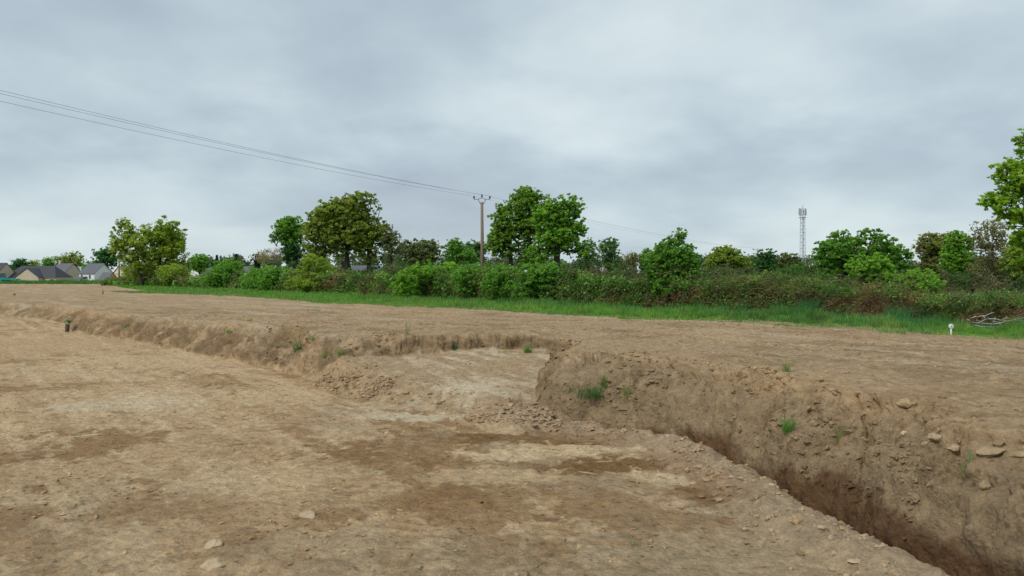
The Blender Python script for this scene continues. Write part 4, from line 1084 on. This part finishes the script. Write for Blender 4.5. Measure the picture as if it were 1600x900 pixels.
house('garage', 'small ochre gabled garage with slate roof beside the white house', 169, 287, 4.6, 6.0, 2.4, -.9, d(-21), R_OCHRE, SLATE)
house('cream_house', 'cream gabled house with brownish roof partly behind the left oak', 197, 310, 6, 8.0, 5.0, 2.4, d(58), R_CREAM, TILEB, [('left', 0, 4.4, .9, 1.2)])
house('white_house', 'low white gabled house with slate roof behind the brambles below the left oak', 259, 290, 8.5, 6.8, 4.1, 1.2, d(55), R_WHITE, SLATE)
house('white_house', 'white gabled house with slate roof left of the rounded green bush', 314, 290, 5.8, 6.2, 5.0, 2.4, d(55), R_WHITE, SLATE)
house('white_house', 'tiny pale gabled house left of the dark conifer', 388, 300, 4, 3.6, 4.8, 2.8, d(-20), R_WHITE, SLATE)
house('bungalow', 'grey roofed low house glimpsed under the big olive oak', 572, 190, 7, 6, 3.9, 2.2, d(10), R_CREAM, SLATE, zb=-1)

# teal machine at the left edge
def loader():
    Y = 176; r = empty('loader', (at(4, Y), Y, float(zup(Y))), 'teal farm loader with flat trailer at the left edge by the bungalow', 'machine')
    m = MB(); m.box((-.1, 0, 1.0), (2.2, 1.4, .7)); m.build('body', TEAL, r)
    m = MB(); m.poly([(-.9, -.65, 1.352), (.4, -.65, 1.352), (.2, -.65, 2.3), (-.7, -.65, 2.3)]); m.poly([(-.9, .65, 1.352), (-.7, .65, 2.3), (.2, .65, 2.3), (.4, .65, 1.352)]); m.poly([(.4, -.65, 1.352), (.4, .65, 1.352), (.2, .65, 2.3), (.2, -.65, 2.3)]); m.poly([(-.9, .65, 1.352), (-.9, -.65, 1.352), (-.7, -.65, 2.3), (-.7, .65, 2.3)])
    c = m.build('cab', GLASS, r); m = MB(); m.box((-.25, 0, 2.36), (1.2, 1.5, .12)); m.build('roof', TEAL, r)
    for x in (-.8, .7):
        for y in (-.75, .75):
            m = MB(); m.tube([(x, y-.15, .45), (x, y+.15, .45)], .45, 16); m.build('wheel', TYRE, r)
    m = MB(); m.box((2.4, 0, .95), (2.6, 1.5, .3)); m.tube([(1.0, 0, .75), (1.3, 0, .85)], .06); m.build('trailer', TEAL, r)
loader()

# ------------------------------------------------------------------ poles, wires, mast
def wood_pole(px, Y, ytop, rad, label, head=True):
    bz = float(zup(Y)); ht = zz(ytop, Y)-bz
    r = empty('power_pole', (at(px, Y), Y, bz), label, 'power pole', 'wooden poles')
    m = MB(); m.tube([(0, 0, -.3), (.03, 0, ht*.5), (0, 0, ht)], [rad*1.25, rad*1.05, rad*.85], 12); m.build('pole', POLEM, r, True)
    return r, ht
p1, h1 = wood_pole(753, 70, 316, .15, 'tall weathered pole with three insulators and orange lichen, nearest')
arm = MB()
sc = 70/F
arm.tube([(0-.72, 0, h1+.05), (0, 0, h1-.02)], .035, 6); 
arm.v = []; arm.f = []
arm.tube([(-.75, 0, h1+.28), (-.35, 0, h1+.28), (0, 0, h1+.42), (.35, 0, h1+.28), (.75, 0, h1+.28)], .032, 6)
arm.tube([(-.38, 0, h1+.28), (-.08, 0, h1-.25)], .04, 6); arm.tube([(.38, 0, h1+.28), (.08, 0, h1-.25)], .04, 6)
arm.build('crossarm', CABLE, p1)
TOPS1 = []
for dx, dz_ in ((-.75, .28), (0, .42), (.75, .28)):
    m = MB(); m.tube([(dx, 0, h1+dz_), (dx, 0, h1+dz_+.08), (dx, 0, h1+dz_+.081), (dx, 0, h1+dz_+.2), (dx, 0, h1+dz_+.201), (dx, 0, h1+dz_+.34)], [.03, .03, .09, .10, .07, .05], 10); m.build('insulator', PORC, p1)
    TOPS1.append((at(753, 70)+dx, 70, float(zup(70))+h1+dz_+.3))
p2, h2 = wood_pole(1184, 170, 392, .26, 'distant brown pole between the olive tree and the telecom mast')
arm = MB(); arm.tube([(-1.1, 0, h2+.35), (0, 0, h2+.1), (1.1, 0, h2+.35)], .07, 6); arm.tube([(-1.2, 0, h2-.55), (.2, 0, h2-.5)], .07, 6); arm.build('crossarm', CABLE, p2)
TOPS2 = []
for dx in (-1.1, 0, 1.1):
    m = MB(); m.tube([(dx, 0, h2+.2), (dx, 0, h2+.6)], [.08, .06], 8); m.build('insulator', PORC, p2); TOPS2.append((at(1184, 170)+dx, 170, float(zup(170))+h2+.6))
p3, h3 = wood_pole(186, 230, 402, .22, 'thin pole standing against the left oak beside the cream house')
# the span that leaves towards the left foreground
A0 = np.array([at(753, 70), 70.]); dirv = np.array([-59.7, -100.])
ENDX = {0: (158, 309), 1: (146, 306), 2: (141, 307)}
for q in range(3):
    P0 = np.array(TOPS1[q]); off = (P0[0]-A0[0])
    yend = ENDX[q][0]
    pts = []
    t1 = .354; slope = -800/F       # where this wire crosses the left edge of the picture
    t1 = (A0[0]+off-slope*A0[1])/(-dirv[0]+slope*dirv[1]); xy1 = A0+dirv*t1+np.array([off, 0])
    Y1 = xy1[1]; z1 = H+(HZ-yend)*Y1/F
    c = 9.0; b = (z1-P0[2]-c*t1*t1)/t1
    for t in np.linspace(0, .8, 60):
        xy = A0+dirv*t+np.array([off, 0]); pts.append((xy[0], xy[1], P0[2]+b*t+c*t*t))
    m = MB(); m.tube(pts, .0085, 5); o = m.build('power_line', CABLE)
    tag(o, ['lowest cable of the span running left from the nearest pole', 'middle cable of the span running left from the nearest pole', 'uppermost cable of the span running left from the nearest pole'][q], 'cable', 'overhead power cables')
    pts = []
    for t in np.linspace(0, 1, 50):
        a_, b_ = np.array(TOPS1[q]), np.array(TOPS2[q]); p = a_*(1-t)+b_*t; p[2] -= 4*.9*t*(1-t); pts.append(tuple(p))
    m = MB(); m.tube(pts, .006, 5); o = m.build('power_line', CABLE)
    tag(o, ['left cable of the far span behind the tallest oaks', 'middle cable of the far span behind the tallest oaks', 'right cable of the far span behind the tallest oaks'][q], 'cable', 'overhead power cables')

def mast():
    Y = 300; bz = -.8; r = empty('telecom_mast', (at(1254, Y), Y, bz), 'grey steel lattice telecom mast with antennas at its top', 'mast')
    ht = zz(338, Y)-bz; top = zz(325, Y)-bz
    def wdt(z): return 1.22-.25*z/ht
    ang = [d(90+35), d(210+35), d(330+35)]
    m = MB()
    for a in ang: m.tube([(wdt(0)*math.cos(a)*1.15, wdt(0)*math.sin(a)*1.15, -.3), (wdt(ht)*math.cos(a), wdt(ht)*math.sin(a), ht+.5)], .075, 6)
    m.build('legs', GALV, r)
    m = MB(); nz = 20
    for i in range(nz):
        z0, z1 = ht*i/nz, ht*(i+1)/nz
        for j in range(3):
            a, b = ang[j], ang[(j+1) % 3]; w0, w1 = wdt(z0)*(1.15-.15*i/nz), wdt(z1)*(1.15-.15*(i+1)/nz)
            p = (w0*math.cos(a), w0*math.sin(a), z0); q = (w1*math.cos(b), w1*math.sin(b), z1); p2_ = (w0*math.cos(b), w0*math.sin(b), z0)
            m.tube([p, q] if i % 2 else [p2_, (w1*math.cos(a), w1*math.sin(a), z1)], .05, 4); m.tube([p, p2_], .04, 4)
    m.build('bracing', GALV, r)
    m = MB(); m.tube([(.2, -.3, 0), (.2, -.3, ht)], .11, 6); m.build('cable_ladder', GALV, r)
    m = MB(); m.tube([(0, 0, ht-.6), (0, 0, ht-.35)], 1.45, 14); m.build('platform', GALV, r)
    m = MB()
    for z in (ht+.5, ht+2.0, ht+3.0):
        for j in range(12):
            a, b = j*math.pi/6, (j+1)*math.pi/6; m.tube([(1.25*math.cos(a), 1.25*math.sin(a), z), (1.25*math.cos(b), 1.25*math.sin(b), z)], .05, 4)
    m.tube([(0, 0, ht), (0, 0, top+.6)], .1, 6); m.build('antenna_ring', GALV, r)
    for j in range(9):
        a = j*2*math.pi/9+.2; m = MB(); L_ = [2.9, 2.2, 2.6][j % 3]
        m.box((1.42*math.cos(a), 1.42*math.sin(a), ht+.35+L_/2+.2*(j % 2)), (.2, .36, L_), a); m.build('antenna', PANELG, r)
    m = MB(); m.tube([(0.3, 0, top), (.3, 0, top+1.8)], .04, 4); m.tube([(-.4, 0, top), (-.4, 0, top+1.0)], .04, 4); m.build('whip_antenna', GALV, r)
mast()

# marker, stump and dead branches
p, b = pick(1485, 524)
r = empty('marker_post', tuple(p), 'small white round marker disc on a post at the edge of the grass', 'marker'); s1 = p[1]/F
m = MB(); m.tube([(0, 0, -.05), (0, 0, 10*s1)], 1.1*s1, 8); m.build('post', WHITEP, r, True)
m = MB(); m.tube([(0, -.018, 14*s1), (0, -.012, 14*s1), (0, .005, 14*s1), (0, .012, 14*s1)], [3.2*s1, 3.8*s1, 3.8*s1, 3.2*s1], 24); dd = m.build('disc', WHITEP, r)
m = MB(); m.tube([(0, -.019, 14*s1), (0, -.024, 14*s1)], [1.9*s1, 1.5*s1], 16); m.build('boss', PANELG, dd)

p, b = pick(112, 518); Y = p[1]; s1 = Y/F
sp = (at(108, Y), Y-.1, 0.0)
r = empty('stump', (sp[0], sp[1], -.02), 'short dark stump of cut earth and roots at the jog of the left bank', 'stump'); r.scale = (.8, .8, .8)
m = MB(); m.tube([(0, 0, -.1), (0, 0, .12), (.01, 0, .28), (.02, 0, .40)], [.10, .075, .085, .07], 9); m.build('stem', plain('root_wood', (.10, .07, .045), .95, nscale=20, namp=.5, bump=.02), r, True)
m = MB(); m.tube([(.02, 0, .395), (.04, 0, .42)], [.10, .085], 9); m.build('cut_top', DEADW, r)
n = 90; a = rng.uniform(0, 6.28, n); P = np.stack([.06+.11*np.cos(a)*rng.random(n), .1*np.sin(a)*rng.random(n), np.full(n, .34)], 1)
v, f, t = blades(P, rng.uniform(.04, .13, n), np.full(n, .02), rng.uniform(.3, 1.4, n), TC[1]*rng.uniform(.7, 1.2, (n, 1)))
o = nmesh('grass_tuft', v, f, GRASS, t); o.location = (sp[0], sp[1], -.02); tag(o, 'green sod growing on top of the short stump', 'grass tuft', 'grass tufts and weeds on the bare soil')

BR = [([(1512, 499), (1520, 505), (1545, 507), (1572, 509)], 1.5, 'long bleached branch curving along the bottom of the dead wood pile'),
      ([(1555, 497), (1550, 507), (1545, 519)], 1.6, 'short bleached branch leaning steeply out of the dead wood pile'),
      ([(1560, 505), (1580, 501), (1612, 496)], 1.5, 'upper bleached branch running out of the right picture edge'),
      ([(1553, 503), (1568, 507), (1590, 507)], 1.3, 'grey branch crossing behind the steeply leaning one'),
      ([(1524, 510), (1550, 511), (1580, 512)], 1.2, 'thin grey branch lying lowest beside the grass'),
      ([(1518, 496), (1535, 494), (1546, 499)], 1.1, 'thin curved twig above the left end of the dead wood pile'),
      ([(1545, 498), (1575, 503), (1610, 503)], 1.4, 'brownish branch in the middle of the dead wood pile'),
      ([(1575, 510), (1600, 505), (1625, 500)], 1.2, 'pale branch low at the right picture edge'),
      ([(1582, 498), (1584, 504), (1596, 510)], 1.0, 'short twig hanging across the upper bleached branch')]
for k, (pl, wpx, lab) in enumerate(BR):
    Y = 15.2-.05*k; sc1 = Y/F
    pts = [(at(x, Y+.15*j), Y+.15*j, zz(y, Y)+.0) for j, (x, y) in enumerate(pl)]
    # resample with wiggle
    P = []
    for (a_, b_) in zip(pts[:-1], pts[1:]):
        for f_ in (0, .33, .66): P.append(np.array(a_)*(1-f_)+np.array(b_)*f_+rng.normal(size=3)*.008)
    P.append(np.array(pts[-1])); rad = np.linspace(wpx*.75, wpx*1.2, len(P))*sc1*.62
    m = MB(); m.tube(P, list(rad), 7)
    for q in range(2):
        j = rng.integers(2, len(P)-2); e_ = P[j]+np.array([rng.uniform(-.2, .2), -.08, rng.uniform(-.08, .14)]); m.tube([P[j], (P[j]+e_)/2+.01, e_], [.009, .007, .003], 5)
    o = m.build('dead_branch', DEADW, None, True); tag(o, lab, 'branch', 'bleached dead branches piled at the hedge foot')

# ------------------------------------------------------------------ camera, light, sky
cam = bpy.data.cameras.new('camera'); co = bpy.data.objects.new('camera', cam); COL.objects.link(co)
cam.sensor_width = 36; cam.lens = 36*F/1600; cam.shift_y = -(450-HZ)/1600; cam.clip_end = 12000; cam.clip_start = .05
co.location = (0, 0, H); co.rotation_euler = (math.radians(90), 0, 0); scene.camera = co

SUN_EL, SUN_AZ = 47.0, -138.0            # azimuth from +Y towards +X
sun = bpy.data.lights.new('sun', 'SUN'); so = bpy.data.objects.new('sun', sun); COL.objects.link(so)
sun.energy = 1.5; sun.angle = math.radians(11); sun.color = (1.0, .95, .86)
so.rotation_euler = (math.radians(90-SUN_EL), 0, math.radians(-SUN_AZ)+math.pi)
so.rotation_euler = (math.radians(90-SUN_EL), 0, math.radians(180-SUN_AZ))

w = bpy.data.worlds.new('World'); scene.world = w; w.use_nodes = True
nt = w.node_tree; nt.nodes.clear(); L = nt.links.new
out = nt.nodes.new('ShaderNodeOutputWorld'); bg = nt.nodes.new('ShaderNodeBackground'); bg.inputs['Strength'].default_value = .1
sky = nt.nodes.new('ShaderNodeTexSky'); sky.sky_type = 'NISHITA'; sky.sun_disc = False
sky.sun_elevation = math.radians(SUN_EL); sky.sun_rotation = math.radians(SUN_AZ)
tc = nt.nodes.new('ShaderNodeTexCoord'); sp_ = nt.nodes.new('ShaderNodeSeparateXYZ'); L(tc.outputs['Generated'], sp_.inputs[0])
def M_(op, a, b=None, c=None):
    n = nt.nodes.new('ShaderNodeMath'); n.operation = op
    for i, v in enumerate((a, b, c)):
        if v is None: continue
        if isinstance(v, (int, float)): n.inputs[i].default_value = v
        else: L(v, n.inputs[i])
    return n.outputs[0]
X_, Y_, Z_ = sp_.outputs
zc = M_('MAXIMUM', Z_, 0.0); den = M_('ADD', zc, .30)
cx = M_('DIVIDE', X_, den); cy = M_('DIVIDE', Y_, den)
cmb = nt.nodes.new('ShaderNodeCombineXYZ'); L(cx, cmb.inputs[0]); L(cy, cmb.inputs[1])
def cn(scale, detail, rough, loc=(0, 0, 0), dist=0.0):
    mp = nt.nodes.new('ShaderNodeMapping'); mp.inputs['Location'].default_value = loc; L(cmb.outputs[0], mp.inputs['Vector'])
    n = nt.nodes.new('ShaderNodeTexNoise'); n.inputs['Scale'].default_value = scale; n.inputs['Detail'].default_value = detail; n.inputs['Roughness'].default_value = rough; n.inputs['Distortion'].default_value = dist
    L(mp.outputs[0], n.inputs['Vector']); return n.outputs['Fac']
n1 = cn(.85, 5, .48, (3.1, 1.4, 0), .2); n2 = cn(2.6, 5, .5, (7.7, 2.2, 0), .15)
base = M_('MULTIPLY_ADD', n2, .50, M_('MULTIPLY', n1, .72)); base = M_('SUBTRACT', base, .10)
# darker band of cloud low over the trees, pale rim at the horizon
def mr(v, a, b, c, dd_):
    m = nt.nodes.new('ShaderNodeMapRange'); m.interpolation_type = 'SMOOTHSTEP'
    m.inputs['From Min'].default_value = a; m.inputs['From Max'].default_value = b; m.inputs['To Min'].default_value = c; m.inputs['To Max'].default_value = dd_
    L(v, m.inputs['Value']); return m.outputs['Result']
zn = M_('ADD', Z_, M_('MULTIPLY_ADD', n2, .10, -.05))
rim = mr(zn, .03, .085, .08, 0); band = M_('MULTIPLY', mr(zn, .07, .12, 0, 1), mr(zn, .13, .22, 1, 0))
base = M_('ADD', base, rim); base = M_('MULTIPLY_ADD', band, -.075, base)
# brighter opening right of the middle
gx_ = M_('SUBTRACT', X_, .10); gz_ = M_('SUBTRACT', Z_, .20)
g = M_('ADD', M_('MULTIPLY', M_('MULTIPLY', gx_, gx_), 14.0), M_('MULTIPLY', M_('MULTIPLY', gz_, gz_), 60.0))
g = M_('MULTIPLY', M_('POWER', 2.718, M_('MULTIPLY', g, -1.0)), .14)
base = M_('ADD', base, g)
ramp = nt.nodes.new('ShaderNodeValToRGB'); L(base, ramp.inputs[0]); cr = ramp.color_ramp
stops = [(.32, (145, 156, 167)), (.44, (156, 169, 178)), (.53, (167, 180, 187)), (.62, (179, 191, 195)), (.74, (190, 201, 203))]
while len(cr.elements) < len(stops): cr.elements.new(.5)
for el, (pos, c) in zip(cr.elements, stops):
    el.position = pos; el.color = tuple(lin(*c))+(1,)
sc_ = nt.nodes.new('ShaderNodeVectorMath'); sc_.operation = 'SCALE'; L(ramp.outputs[0], sc_.inputs[0]); sc_.inputs['Scale'].default_value = 10.0
mx = nt.nodes.new('ShaderNodeMix'); mx.data_type = 'RGBA'; mx.inputs[0].default_value = .93
L(sky.outputs[0], mx.inputs[6]); L(sc_.outputs[0], mx.inputs[7]); L(mx.outputs[2], bg.inputs[0]); L(bg.outputs[0], out.inputs[0])

scene.view_settings.view_transform = 'Standard'; scene.view_settings.look = 'None'; scene.view_settings.exposure = .50; scene.view_settings.gamma = 1
scene.render.engine = 'CYCLES'
scene.cycles.max_bounces = 5; scene.cycles.diffuse_bounces = 3; scene.cycles.transparent_max_bounces = 8
print('verts', sum(len(o.data.vertices) for o in bpy.data.objects if o.type == 'MESH'))
